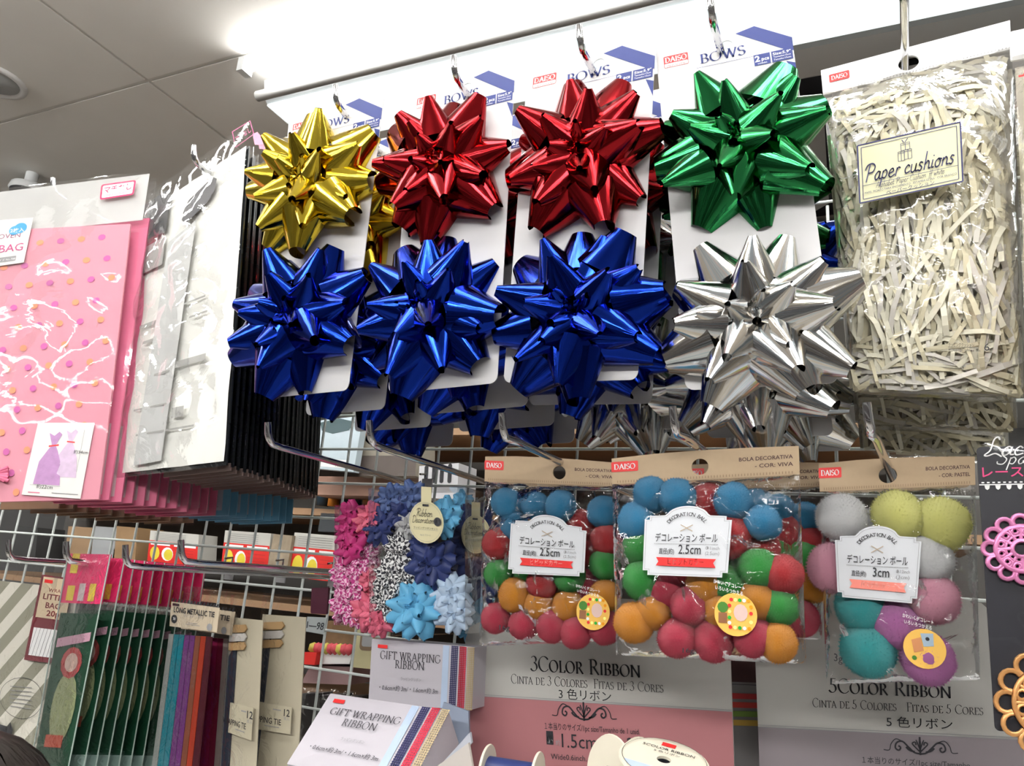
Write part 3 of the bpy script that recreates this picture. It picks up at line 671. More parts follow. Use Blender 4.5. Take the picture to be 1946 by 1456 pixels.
def ball_bag(cs, Y, label, balls, rad, lab_cs, st_c, vivid=True, hole=None, seed=0, hv=.14, weight=None):
    sh = PX(*cs, Y); t = thing('felt_ball_bag', sh.p(.5, 1), label, 'bag')
    hp = W(*hole, Y); hu = (hp-sh.c[0]).dot((sh.c[1]-sh.c[0]).normalized())/sh.w
    b = MB(); plate(b, sh, [(0, .0), (.25, -.01), (.5, -.012), (.75, -.008), (1, 0), (1, hv), (0, hv)], KRAFT, -.001, .001, holes=[circ(sh, hu, hv*.52, .0065)]); b.build('header_card', t)
    rnd = random.Random(seed)
    for i, (c, x, y) in enumerate(balls):
        hid = c.isupper(); p = W(x, y, Y-.004+rnd.uniform(-.003, .003)+(.016 if hid else 0)); c = c.lower()
        o = bpy.data.objects.new('felt_ball', BALL); COL.objects.link(o); o.parent = t; o.location = p-ORG[t]; slotmat(o, BC[c]); o['label'] = BCN[c]+' felt ball'
        s_ = rad*rnd.uniform(.94, 1.05); o.scale = (s_*rnd.uniform(.95, 1.08), s_, s_*rnd.uniform(.93, 1.03)); o.rotation_euler = (rnd.uniform(0, 6), rnd.uniform(0, 6), rnd.uniform(0, 6))
    film(sh, FILM_CR, 0, hv, 1, 1, .002, .019, 44, 56, .0055, seed, back=True, fr=42).build('film', t, smooth=True)
    pr = Print(sh, .0013); logo(pr, .075, hv*.34, sh.w*.155, .0085, sub=False)
    cc = 'VIVA' if vivid else 'PASTEL'
    pr.text('BOLA DECORATIVA', .97, hv*.42, .0042, mat('brown_ink', (.06, .02, .02), .5), 'r', fit=.27, bold=.012); pr.text('- COR: '+cc, .97, hv*.68, .0042, MATS['brown_ink'], 'r', fit=.19, bold=.012)
    for k in range(60): pr.rect(.03+k*.0158, hv-.018, .035+k*.0158, hv-.006, mat('seal_brown', (.3, .2, .12), .5))
    pr.build(t)
    ls = PX(*lab_cs, Y-.0235)
    out = [(0, .10), (.06, .10), (.06, .04), (.24, .03)]+[(.5+.24*cos(R(a)), .05-.17*sin(R(a))*1.0) for a in range(160, 10, -12)]+[(.76, .03), (.94, .04), (.94, .10), (1, .10), (1, .9), (.94, .9), (.94, .97), (.06, .97), (.06, .9), (0, .9)]
    LW = mat('label_white', (.66, .68, .72), .5, vary=.01)
    b = MB(); plate(b, ls, out, LW, -.0003, .0003); b.build('label_sticker', t)
    pr = Print(ls, .0006)
    ins = [(.5+(x-.5)*.95, .45+(y-.45)*.95) for x, y in out]
    for i in range(len(ins)): pr.line(*ins[i], *ins[(i+1) % len(ins)], .0002, GREY)
    T_ = 'DECORATION BALL'
    for i, ch in enumerate(T_):
        a = R(148-116*i/(len(T_)-1)); pr.text(ch, .5+.225*cos(a), .255-.215*sin(a), .0040, BLACK, rot=a-pi/2, bold=.006)
    tan = mat('tan_print', (.45, .35, .25), .5)
    pr.line(.43, .18, .57, .28, .0006, tan); pr.line(.57, .18, .43, .28, .0006, tan)
    pr.text('デコレーション ボール', .5, .44, .0072, BLACK, fit=.72, bold=.006)
    for k in range(48): pr.rect(.13+k*.0155, .475, .14+k*.0155, .485, GREY)
    pr.text('直径(約)', .28, .63, .0046, BLACK, fit=.18, bold=.01); pr.text('2.5cm' if vivid else '3cm', .55, .63, .0098, BLACK, fit=.26 if vivid else .20, bold=.008)
    pr.text('Φ1inch' if vivid else 'Φ1.2inch', .81, .56, .0034, GREY, fit=.16); pr.text('(2.5cm)' if vivid else '(3cm)', .81, .64, .0036, GREY, fit=.16)
    pr.poly([(.16, .69), (.86, .70), (.83, .76), (.86, .83), (.16, .82), (.19, .755)], RED if vivid else PINKB)
    pr.text('ビビッドカラー' if vivid else 'パステル カラー', .51, .795, .0055, mat('pale_red_print', (.9, .55, .5), .5), fit=.42)
    pr.build(t)
    # round picture sticker
    (sx, sy, sr) = st_c; c0 = W(sx, sy, Y-.0225); e = W(sx+sr, sy, Y-.0225); r_ = (e-c0).length
    ss = Sheet(c0+V((-r_, 0, r_)), c0+V((r_, 0, r_)), c0+V((r_, 0, -r_)), c0+V((-r_, 0, -r_)))
    b = MB(); plate(b, ss, circ(ss, .5, .5, r_, 26), mat('yellow_sticker', (.85, .50, .10), .5), -.0003, .0003); b.build('round_sticker', t)
    pr = Print(ss, .0006)
    if vivid:
        pr.poly(circ(ss, .62, .45, r_*.33, 12, ry=r_*.4), mat('photo_beige', (.7, .5, .45), .6)); pr.poly(circ(ss, .2, .35, r_*.26, 10), mat('photo_leaf', (.05, .18, .02), .6)); pr.rect(.1, .48, .3, .72, mat('photo_pot', (.25, .1, .04), .6))
        dots = [(.4+.1*k, .16) for k in range(5)]+[(.38+.11*k, .8) for k in range(5)]+[(.36, .3), (.36, .44), (.36, .58), (.36, .7), (.86, .3), (.86, .45), (.86, .65)]
        for k, (a, c) in enumerate(dots): pr.poly(circ(ss, a, c, r_*.09, 8), [RED, BC['y'], BC['g'], WHITE, BC['o']][k % 5])
    else:
        pr.poly([(.2, .3), (.42, .22), (.48, .55), (.25, .62)], mat('photo_tan', (.6, .25, .1), .6)); pr.poly([(.42, .12), (.72, .1), (.72, .42), (.48, .45)], mat('photo_blue', (.35, .45, .55), .6)); pr.poly(circ(ss, .58, .25, r_*.1, 8), BLACK); pr.poly(circ(ss, .25, .75, r_*.12, 8), MATS['photo_leaf'])
    pr.build(t, 'picture_print')
    s3 = PX((sx-sr*1.1, sy-sr*1.75), (sx+sr*.5, sy-sr*1.35), (sx+sr*.5, sy-sr*.8), (sx-sr*1.1, sy-sr*1.2), Y-.023)
    pr = Print(s3, 0); pr.text('かわいくデコレート', .5, .45, s3.h*.4, WHITE, fit=.9, bold=.01); pr.text('いろいろつかえる', .5, .95, s3.h*.4, WHITE, fit=.8, bold=.01); pr.build(t)
    if weight:
        s4 = PX(*weight[1], Y-.021); pr = Print(s4, 0); pr.text(weight[0], .5, .9, s4.h*.9, BLACK, fit=.9, bold=.005); pr.build(t)
    return t
bag1 = [(c, x, y) for c, x, y in [('b', 964, 957), ('b', 1016, 960), ('b', 1066, 962), ('b', 1147, 973), ('b', 978, 1001), ('r', 946, 1034), ('R', 1104, 998), ('r', 1152, 1027), ('r', 1030, 1110), ('g', 948, 1090), ('g', 1149, 1073), ('g', 1082, 1093), ('G', 997, 1103),
        ('o', 978, 1131), ('o', 1024, 1150), ('o', 1079, 1152), ('o', 1150, 1132), ('O', 1060, 1118), ('p', 942, 1175), ('p', 995, 1187), ('p', 1048, 1191), ('p', 1095, 1201), ('p', 1149, 1192), ('P', 1114, 1112), ('G', 1010, 1050), ('B', 1060, 1010), ('R', 1100, 1050)]]
ball_bag([(923, 868), (1172, 880), (1180, 1218), (912, 1228)], .656, 'left clear bag of bright felt balls, overlapped by the middle one', bag1, .0143, [(972, 984), (1115, 999), (1110, 1099), (965, 1093)], (1127, 1163, 32), hole=(1062, 893), seed=1, weight=('16g', [(948, 1183), (970, 1184), (970, 1200), (948, 1199)]))
bag2 = [('b', 1238, 940), ('b', 1287, 945), ('b', 1210, 993), ('b', 1394, 953), ('b', 1449, 993), ('R', 1347, 955), ('r', 1388, 1020), ('R', 1445, 1041), ('g', 1219, 1041), ('g', 1442, 1081), ('G', 1387, 1079), ('g', 1220, 1103), ('g', 1383, 1113), ('g', 1480, 1152),
        ('r', 1487, 1092), ('p', 1263, 1122), ('p', 1310, 1154), ('p', 1287, 1212), ('p', 1356, 1216), ('p', 1432, 1211), ('o', 1340, 1113), ('o', 1241, 1163), ('o', 1204, 1184), ('o', 1440, 1142), ('o', 1373, 1163), ('o', 1478, 1221), ('R', 1310, 1100), ('P', 1396, 1180), ('B', 1300, 1010), ('R', 1330, 1060)]
ball_bag([(1163, 872), (1518, 848), (1532, 1262), (1172, 1245)], .60, 'middle clear bag of bright felt balls, largest and frontmost', bag2, .0148, [(1226, 976), (1392, 976), (1382, 1102), (1221, 1096)], (1398, 1168, 41), hole=(1325, 870), seed=2, weight=('16g', [(1296, 1228), (1320, 1228), (1320, 1242), (1296, 1242)]))
bag3 = [('w', 1600, 985), ('W', 1657, 1012), ('w', 1762, 1063), ('y', 1707, 981), ('y', 1788, 995), ('k', 1582, 1079), ('k', 1772, 1138), ('t', 1639, 1157), ('t', 1649, 1233), ('m', 1702, 1186), ('m', 1762, 1252), ('W', 1680, 1060), ('K', 1700, 1110)]
ball_bag([(1556, 882), (1852, 868), (1862, 1292), (1570, 1300)], .67, 'clear bag of large pastel felt balls in front of the five color board', bag3, .0195, [(1586, 1014), (1752, 1016), (1742, 1152), (1592, 1138)], (1757, 1233, 41), vivid=False, hole=(1684, 897), seed=3, hv=.135, weight=('3g', [(1584, 1235), (1602, 1240), (1602, 1262), (1584, 1258)]))
bag4 = [('r', 1500, 1010), ('r', 1540, 1030), ('g', 1532, 1060), ('o', 1545, 1110), ('o', 1500, 1130), ('p', 1520, 1175), ('p', 1480, 1180), ('g', 1480, 1050), ('b', 1480, 970), ('b', 1440, 960), ('b', 1400, 960), ('o', 1450, 1120), ('p', 1420, 1190), ('r', 1440, 1020), ('b', 1530, 985)]
ball_bag([(1300, 885), (1572, 880), (1562, 1215), (1290, 1222)], .70, 'bag of bright felt balls hanging behind the middle one', bag4, .0148, [(1330, 1000), (1450, 1003), (1440, 1100), (1325, 1095)], (1475, 1160, 26), hole=(1370, 905), seed=4)
# ================================================================== SEQUIN TRIM PACK (right edge)
sh = PX((1850, 845), (2120, 838), (2150, 1400), (1886, 1392), .60)
t = thing('sequin_trim_pack', sh.p(.5, 1), 'black pack of lacy pink and gold sequin trims at the right edge', 'pack')
b = MB(); plate(b, sh, rrect(sh, .02, .01, 1, .995, .003), mat('black_card', (.012, .012, .018), .5, vary=.3, scale=20), -.001, .0005); b.build('backing_card', t)
pr = Print(sh, .0008); pr.text('Lacy', .07, .045, .013, WHITE, 'l', font='hand', wd=.07); pr.text('Spangle', .16, .078, .010, WHITE, 'l', font='hand', wd=.07)
pr.text('レース調スパンコール', .05, .123, .0085, mat('hot_pink_print', (.7, .05, .2), .5), 'l', bold=.01)
for k in range(26):
    pr.rect(.04+k*.04, .142, .06+k*.04, .147, WHITE); pr.poly([(.02+k*.04, .155), (.06+k*.04, .155), (.055+k*.04, .167), (.04+k*.04, .172), (.025+k*.04, .167)], WHITE) if k % 2 else None
pr.rect(.02, .151, 1, .155, WHITE); pr.build(t)
LP = mat('pink_sequin_lace', (.75, .25, .5), .3, .3, vary=.2, scale=300); LG = mat('gold_sequin_lace', (.75, .38, .14), .3, .4, vary=.2, scale=300)
def lace(sh, c, r, m, name, parent, top=True):
    mb = MB(); z = .0028; T = .0016
    def ring(cx, cy, rad, a0=0, a1=360, n=16, w_=T):
        pts = [sh.p((cx+rad*cos(R(a0+(a1-a0)*k/n)))/sh.w, (cy+rad*sin(R(a0+(a1-a0)*k/n)))/sh.h, z) for k in range(n+1)]; mb.tube(pts, w_, m, 6)
    cx, cy = c
    for k in range(12 if top else 0):
        a = k*30; ring(cx+r*.82*cos(R(a)), cy+r*.82*sin(R(a)), r*.2, a-120, a+120, 10)
        ring(cx+r*.55*cos(R(a+15)), cy+r*.55*sin(R(a+15)), r*.1, n=8, w_=T*.8)
    ring(cx, cy, r*.68, n=40); ring(cx, cy, r*.25, n=20); ring(cx, cy, r*.42, n=24, w_=T*.7)
    for k in range(12):
        a = R(k*30); mb.tube([sh.p((cx+q*cos(a))/sh.w, (cy+q*sin(a))/sh.h, z) for q in (r*.25, r*.68)], T*.8, m, 6)
    return mb.build(name, parent, smooth=True)
lace(sh, (.30*sh.w, .385*sh.h), .0215, LP, 'pink_lace_motif', t); lace(sh, (.45*sh.w, .90*sh.h), .031, LG, 'gold_lace_motif', t)
film(sh, FILM_FLAT, 0, 0, 1, 1, .004, .003, 10, 30, .0008, 12).build('film', t, smooth=True)
# ================================================================== RIBBON DISPLAY BOARDS
def flourish(pr, u, v, s, m):
    sh = pr.sh
    def L(pts, wd):
        p = crom(pts, 5); 
        for a, b in zip(p, p[1:]): pr.line(u+a[0]*s/sh.w, v-a[1]*s/sh.h, u+b[0]*s/sh.w, v-b[1]*s/sh.h, wd*s, m)
    for q in (-1, 1):
        L([(0, -.15), (.15*q, -.12), (.3*q, .02), (.45*q, .16), (.6*q, .12), (.64*q, -.02), (.55*q, -.08), (.5*q, 0), (.56*q, .04)], .045)
        L([(.45*q, .16), (.62*q, .22), (.75*q, .08), (.8*q, -.08), (.95*q, -.08)], .025)
        L([(.0, -.1), (.12*q, .02), (.2*q, .12), (.12*q, .16), (.1*q, .08)], .035); L([(.14*q, -.1), (.28*q, -.06), (.36*q, .02)], .05)
        L([(0, -.05), (.05*q, .1), (.1*q, .22)], .03)
    L([(0, -.18), (0, .3)], .05)
def board(cs, Y, name, label, cfill, d, lower, title, l2, l3, size_txt, shoulders):
    sh = PX(*cs, Y); t = thing(name, sh.p(.5, 1), label, 'display board')
    a, bb = shoulders
    out = [(0, bb), (.02, bb*.75), (.07, bb*.62), (.13, bb*.5), (.2, bb*.1), (.28, 0), (.72, 0), (.8, bb*.1), (.87, bb*.5), (.93, bb*.62), (.98, bb*.75), (1, bb), (1, 1), (0, 1)]
    b = MB(); plate(b, sh, out, cfill, -.004, 0); b.build('board', t)
    pr = Print(sh, .0003); pr.rect(0, lower, 1, 1, d); pr.line(0, lower-.008, 1, lower-.008, .0005, GREY); pr.line(0, lower, 1, lower, .0005, GREY)
    k = cs; sc = sh.w
    pr.text(title, .48, l2, sc*.05, BLACK, font='serif', fit=.42, T=.13, th=.045)
    return t, sh, pr
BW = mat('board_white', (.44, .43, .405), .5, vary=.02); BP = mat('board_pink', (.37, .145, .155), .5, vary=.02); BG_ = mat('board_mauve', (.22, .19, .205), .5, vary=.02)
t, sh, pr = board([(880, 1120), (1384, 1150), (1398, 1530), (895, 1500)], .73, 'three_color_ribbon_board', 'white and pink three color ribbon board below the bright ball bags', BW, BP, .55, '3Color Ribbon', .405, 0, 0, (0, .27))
flx = [(0.02, .56)]
pr.text('Cinta de 3 Colores  Fitas de 3 Cores', .48, .475, sh.w*.031, BLACK, font='serif', fit=.58, T=.09, th=.04)
pr.text('3 色リボン', .48, .535, sh.w*.040, BLACK, fit=.2)
flourish(pr, .475, .605, sh.w*.13, BLACK); pr.text('１本当りのサイズ/1pc size/Tamanho de 1 unid.', .5, .69, sh.w*.026, BLACK, fit=.36)
pr.rect(.325, .70, .352, .765, BLACK); pr.text('幅', .338, .755, sh.w*.026, WHITE); pr.text('約', .37, .765, sh.w*.02, GREY); pr.text('1.5cm×', .47, .775, sh.w*.065, BLACK, fit=.17); pr.rect(.565, .71, .59, .775, BLACK); pr.text('長', .578, .765, sh.w*.026, WHITE)
pr.text('2m', .67, .775, sh.w*.065, BLACK); pr.text('Wide0.6inch. × Length', .46, .835, sh.w*.026, BLACK, fit=.24); pr.build(t)
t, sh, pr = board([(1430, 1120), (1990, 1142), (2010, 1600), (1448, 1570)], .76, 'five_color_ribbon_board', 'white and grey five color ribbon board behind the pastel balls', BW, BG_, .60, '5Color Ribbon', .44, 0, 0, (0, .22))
pr.text('Cinta de 5 Colores   Fitas de 5 Cores', .50, .505, sh.w*.031, BLACK, font='serif', fit=.58, T=.09, th=.04)
pr.text('5 色リボン', .58, .57, sh.w*.042, BLACK, fit=.22); flourish(pr, .58, .655, sh.w*.13, BLACK); pr.text('１本当りのサイズ/1pc size/Tamanho', .56, .725, sh.w*.026, BLACK, fit=.36); pr.rect(.43, .74, .455, .80, BLACK); pr.text('1', .5, .8, sh.w*.06, BLACK); pr.build(t)
# pack with coloured stripes standing between the two boards
sh = PX((1375, 1255), (1440, 1258), (1450, 1500), (1385, 1500), .80)
t = thing('striped_ribbon_pack', sh.p(.5, 1), 'dark pack with red, green and yellow stripes between the two boards', 'pack')
b = MB(); plate(b, sh, [(-.5, 0), (1.5, 0), (1.5, 1), (-.5, 1)], mat('pack_grey', (.16, .15, .15), .5), -.02, 0); b.build('box', t)
pr = Print(sh, .0004); pr.rect(-.5, 0, 1.5, .17, mat('pack_maroon', (.05, .015, .015), .5)); pr.line(-.5, .19, 1.5, .19, .0005, BLACK)
for v, c in ((.26, (.35, .02, .02)), (.33, (.4, .03, .02)), (.40, (.12, .2, .03)), (.47, (.4, .25, .04))): pr.rect(-.5, v, 1.5, v+.045, mat('pack_band_%g' % v, c, .5))
pr.build(t, 'stripes')
# ================================================================== GIFT WRAPPING RIBBON BOXES
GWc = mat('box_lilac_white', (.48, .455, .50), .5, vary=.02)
GING = [stripes('gingham_blue', (.5, .58, .72), (.36, .46, .64), 1, (0, 0, 0), 'CHECK'), 0]
def gw_box(cs, Y, label, name='gift_ribbon_box', depth=.03, tan=True):
    sh = PX(*cs, Y); t = thing(name, sh.p(.5, 1), label, 'box')
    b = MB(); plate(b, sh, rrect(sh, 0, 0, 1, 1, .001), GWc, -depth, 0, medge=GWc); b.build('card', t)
    pr = Print(sh, .0003); RD = mat('ribbon_red_ink', (.5, .02, .05), .5); TN = mat('ribbon_tan_ink', (.42, .33, .2), .5); BL = mat('ribbon_blue_ink', (.42, .52, .68), .5); NK = mat('ribbon_navy_ink', (.02, .02, .08), .5)
    for u0, m, l in ((.745, BL, 0), (.83, NK, 1), (.91, RD, 1), (.985 if not tan else .985, TN, 1)):
        if l == 0:
            pr.rect(u0-.03, .01, u0+.03, 1, m)
        else:
            nv = 34
            for k in range(4): pr.line(u0-.028+k*.0165, .005, u0-.028+k*.0165, 1, sh.w*.0085, m)
            for k in range(nv): pr.line(u0-.035, (k+.5)/nv, u0+.03, (k+.5)/nv, sh.h/nv*.5, m)
    pr.rect(.07, .08, .17, .135, RED)
    pr.text('GIFT WRAPPING', .40, .30, sh.w*.062, BLACK, font='serif', fit=.60, T=.10, th=.055, sp=.05); pr.text('RIBBON', .40, .43, sh.w*.062, BLACK, font='serif', fit=.29, T=.10, th=.055, sp=.05)
    pr.text('ラッピングリボン', .42, .61, sh.w*.03, GREY, fit=.2); pr.text('・0.6cm×約 3m/・1.6cm×約 3m', .40, .78, sh.w*.05, BLACK, fit=.58, shear=.15); pr.build(t)
    return t, sh
t, sh = gw_box([(707, 1214), (900, 1230), (895, 1350), (700, 1336)], .70, 'upright gift wrapping ribbon box beside the three color board')
t, sh = gw_box([(628, 1318), (853, 1350), (775, 1500), (545, 1452)], [.68, .66, .575, .60], 'tilted gift wrapping ribbon box in front of the upright one', depth=.035)
# grey display tray behind/right of it
t = thing('ribbon_tray', W(850, 1440, .64), 'grey cardboard tray between the tilted box and the three color board', 'tray')
TRY = mat('tray_grey', (.42, .44, .50), .6)
for a, b_, c, d, nme in (((843, 1335), (890, 1352), (893, 1480), (800, 1500), 'tray_back'), ((795, 1500), (893, 1392), (896, 1412), (815, 1510), 'tray_rim')):
    s_ = PX(a, b_, c, d, .69 if nme == 'tray_back' else .62); q = MB(); plate(q, s_, [(0, 0), (1, 0), (1, 1), (0, 1)], TRY if nme == 'tray_rim' else mat('tray_blue_grey', (.25, .29, .38), .6, vary=.2, scale=30), -.003, 0); q.build(nme, t)
s_ = PX((812, 1470), (890, 1412), (905, 1500), (800, 1560), .61); q = MB(); plate(q, s_, [(0, 0), (1, 0), (1, 1), (0, 1)], mat('tray_cream', (.52, .48, .45), .6), -.003, 0); q.build('tray_front', t)
# ---- spools
CRM = mat('spool_cream', (.72, .67, .55), .45, vary=.03)
def spool(c, ax, r, ln, rib, label, face_print=False):
    c = V(c); ax = V(ax).normalized(); t = thing('ribbon_spool', c, label, 'ribbon spool')
    for k in (0, 1):
        b = MB(); o = c+ax*(ln*k); b.lathe([(r*.16, -.001), (r, -.001), (r*1.02, 0), (r, .001), (r*.16, .001), (r*.16, -.001)], o, ax, CRM, 36); b.build('flange', t, smooth=False)
    b = MB(); b.lathe([(r*.62, .001), (r*.62, ln-.001)], c, ax, rib, 30); b.build('ribbon_roll', t, smooth=True)
    b = MB(); b.lathe([(r*.17, -.0015), (r*.17, ln)], c, ax, BLACK, 16); b.lathe([(0, ln*.5), (r*.16, ln*.5)], c, ax, BLACK, 16); b.build('core', t, smooth=True)
    if face_print:
        u = V((1, 0, 0))-ax*ax.x; u.normalize(); v = ax.cross(u) 
        if v.z < 0 or (abs(v.z) < .3 and v.y < 0): v = -v
        o = c-ax*.0012 if ax.y > 0 or ax.z < 0 else c+ax*(ln+.0012)
        ss = Sheet(o-u*r+v*r, o+u*r+v*r, o+u*r-v*r, o-u*r-v*r)
        if ss.n.dot(CAMPOS-o) < 0: ss.n = -ss.n
        pr = Print(ss, .0002)
        pr.poly([(.5+.46*cos(R(a)), .5-.46*sin(R(a))) for a in range(-150, -20, 10)], mat('spool_blue', (.45, .55, .72), .5))
        pr.rect(.4, .1, .56, .19, RED); pr.text('5COLOR RIBBON', .5, .29, r*.17, BLACK, fit=.6); pr.text('5 色リボン', .5, .37, r*.12, BLACK, fit=.3)
        for k in range(40):
            a0, a1 = R(k*9), R(k*9+9); pr.line(.5+.47*cos(a0), .5+.47*sin(a0), .5+.47*cos(a1), .5+.47*sin(a1), .0004, BLACK)
        pr.build(t)
    return t
NVR = mat('navy_ribbon', (.02, .03, .12), .4); PKR = mat('pink_ribbon', (.7, .45, .45), .5); YLR = mat('cream_ribbon', (.7, .65, .4), .5)
spool(W(925, 1472, .60), (1, .12, 0), .022, .042, NVR, 'cream spool of navy ribbon lying below the tray')
spool(W(1158, 1468, .60), (.55, .80, -.1), .026, .03, YLR, 'spool with pale pink flange and cream ribbon in front of the pink board')
ax = V((.12, -.24, 1)).normalized(); spool(W(1262, 1441, .585)-ax*.022, ax, .032, .02, PKR, 'round printed spool end facing up at the bottom of the photo', True)
# ================================================================== RIBBON DECORATION BOXES
def small_bow_mesh():
    L = bow_mesh(77, .06); b = MB()
    for i, (P, UV) in enumerate(L):
        if i % 1 == 0: b.grid(P, SLOT, UV)
    o = b.build('small_bow', smooth=True); me = o.data; bpy.data.objects.remove(o); return me
SB = small_bow_mesh()
def cloth(n, c): return mat(n, c, .55, spec=.5, vary=.08, scale=100)
SBM = {'navy': cloth('satin_navy', (.015, .03, .14)), 'slate': cloth('satin_slate', (.07, .12, .30)), 'sky': cloth('satin_sky', (.12, .42, .68)), 'pale': cloth('satin_pale', (.45, .58, .75)), 'fuchsia': cloth('satin_fuchsia', (.45, .02, .16)), 'rose': cloth('satin_rose', (.65, .12, .20)),
       'gingham': stripes('gingham_black', (.8, .8, .8), (.02, .02, .03), 6, (0, 0, 0), 'CHECK', True, msc=(1.5, .5, 1)), 'pinkgingham': stripes('gingham_pink', (.8, .5, .65), (.45, .03, .2), 6, (0, 0, 0), 'CHECK', True, msc=(1.5, .5, 1)), 'dots': stripes('dotted_white', (.75, .75, .75), (.1, .1, .12), 40, (.6, 0, .3), 'CHECK', True)}
def deco_box(cs, Y, label, bows, oval=None, seed=0, dark=False):
    sh = PX(*cs, Y); t = thing('ribbon_bow_box', sh.p(.5, 1), label, 'box'); rnd = random.Random(seed); D = .045
    b = MB()
    for f in ([(0, 0, 0), (1, 0, 0), (1, 1, 0), (0, 1, 0)], [(0, 0, 0), (0, 0, -D), (0, 1, -D), (0, 1, 0)], [(1, 0, 0), (1, 0, -D), (1, 1, -D), (1, 1, 0)], [(0, 0, 0), (1, 0, 0), (1, 0, -D), (0, 0, -D)], [(0, 1, 0), (1, 1, 0), (1, 1, -D), (0, 1, -D)], [(0, 0, -D), (1, 0, -D), (1, 1, -D), (0, 1, -D)]): b.face([sh.p(*q) for q in f], FILM_FLAT)
    b.build('clear_box', t)
    b = MB()
    s2 = Sheet(*[c for c in (sh.p(.08, -.16, -D), sh.p(.92, -.16, -D), sh.p(.92, 0, -D), sh.p(.08, 0, -D))]); plate(b, s2, rrect(s2, 0, 0, 1, 1, .004), FILM_FLAT, -.0003, 0, holes=[circ(s2, .5, .4, .005)]); b.build('hanging_tab', t)
    for key, x, y, s_ in bows:
        p = W(x, y, Y+.022); o = bpy.data.objects.new('small_bow', SB); COL.objects.link(o); o.parent = t; o.location = p-ORG[t]; slotmat(o, SBM[key]); o.scale = (s_/.06,)*3; o.rotation_euler = (rnd.uniform(-.3, .3), rnd.uniform(0, 6), rnd.uniform(-.3, .3)); o['label'] = {'navy': 'navy', 'slate': 'slate blue', 'sky': 'sky blue', 'pale': 'pale blue', 'fuchsia': 'fuchsia', 'rose': 'rose pink', 'gingham': 'black gingham', 'pinkgingham': 'pink gingham', 'dots': 'white dotted'}[key]+' ribbon bow'
    if oval:
        o_ = PX(*oval, Y-.001); OC = mat('oval_cream', (.68, .62, .38), .5, vary=.02)
        b = MB(); plate(b, o_, [(.5+.5*cos(2*pi*k/30), .62+.38*sin(2*pi*k/30)) for k in range(30)], OC, -.0003, .0002); plate(b, o_, [(.34, -.02), (.64, -.02), (.64, .3), (.34, .3)], OC, -.0005, .0000); b.build('oval_label', t)
        pr = Print(o_, .0004)
        for k in range(36):
            a0, a1 = R(k*10), R(k*10+10); pr.line(.5+.46*cos(a0), .62+.35*sin(a0), .5+.46*cos(a1), .62+.35*sin(a1), .0002, GREY)
        pr.rect(.40, .30, .58, .34, BLACK); pr.text('Ribbon', .46, .52, o_.w*.19, BLACK, font='hand', fit=.46, wd=.07); pr.text('Decoration', .42, .64, o_.w*.17, BLACK, font='hand', fit=.62, wd=.07)
        pr.poly(circ(o_, .84, .60, o_.w*.11, 18), BLACK); pr.text('11', .84, .625, o_.w*.13, WHITE, bold=.02); pr.text('ラッピングリボンセット', .5, .745, o_.w*.055, BLACK, fit=.7); pr.line(.14, .76, .86, .76, .0002, GREY); pr.text('No.15  アソート', .5, .87, o_.w*.06, GREY, fit=.3); pr.build(t)
    return t
deco_box([(700, 928), (884, 925), (884, 1205), (702, 1210)], .68, 'clear box of blue and gingham ribbon bows with full oval label', [('slate', 745, 950, .02), ('slate', 785, 945, .02), ('pale', 800, 985, .016), ('navy', 728, 1000, .024), ('dots', 778, 1000, .018), ('navy', 765, 975, .02), ('gingham', 762, 1045, .022), ('gingham', 745, 1095, .022), ('gingham', 738, 1145, .022), ('gingham', 775, 1095, .02), ('navy', 825, 1070, .032), ('sky', 850, 985, .024), ('sky', 797, 1155, .036), ('pale', 860, 1130, .024), ('pale', 865, 1165, .022), ('navy', 805, 1040, .02), ('rose', 715, 1165, .018), ('rose', 725, 1180, .018), ('rose', 712, 985, .02)],
         [(779, 925), (843, 930), (843, 1036), (777, 1030)], seed=1)
deco_box([(884, 950), (990, 952), (985, 1215), (882, 1205)], .735, 'clear box of navy ribbon bows half hidden by the ball bag', [('navy', 905, 1000, .03), ('navy', 900, 1060, .03), ('navy', 920, 1100, .03), ('sky', 905, 1150, .024), ('sky', 895, 1185, .02), ('navy', 880, 1020, .022), ('sky', 880, 960, .018)],
         [(878, 955), (932, 958), (932, 1054), (876, 1050)], seed=2)
deco_box([(636, 960), (722, 960), (718, 1195), (634, 1188)], .70, 'clear box of pink and fuchsia ribbon bows, leftmost of the bow boxes', [('fuchsia', 672, 985, .022), ('fuchsia', 668, 1015, .022), ('fuchsia', 675, 1045, .028), ('pinkgingham', 665, 1085, .024), ('pinkgingham', 680, 1075, .022), ('pinkgingham', 672, 1115, .024), ('pinkgingham', 665, 1150, .024), ('pinkgingham', 680, 1160, .02), ('rose', 703, 1160, .024), ('rose', 700, 990, .02), ('rose', 705, 1100, .018), ('pinkgingham', 700, 1060, .02)], seed=3)
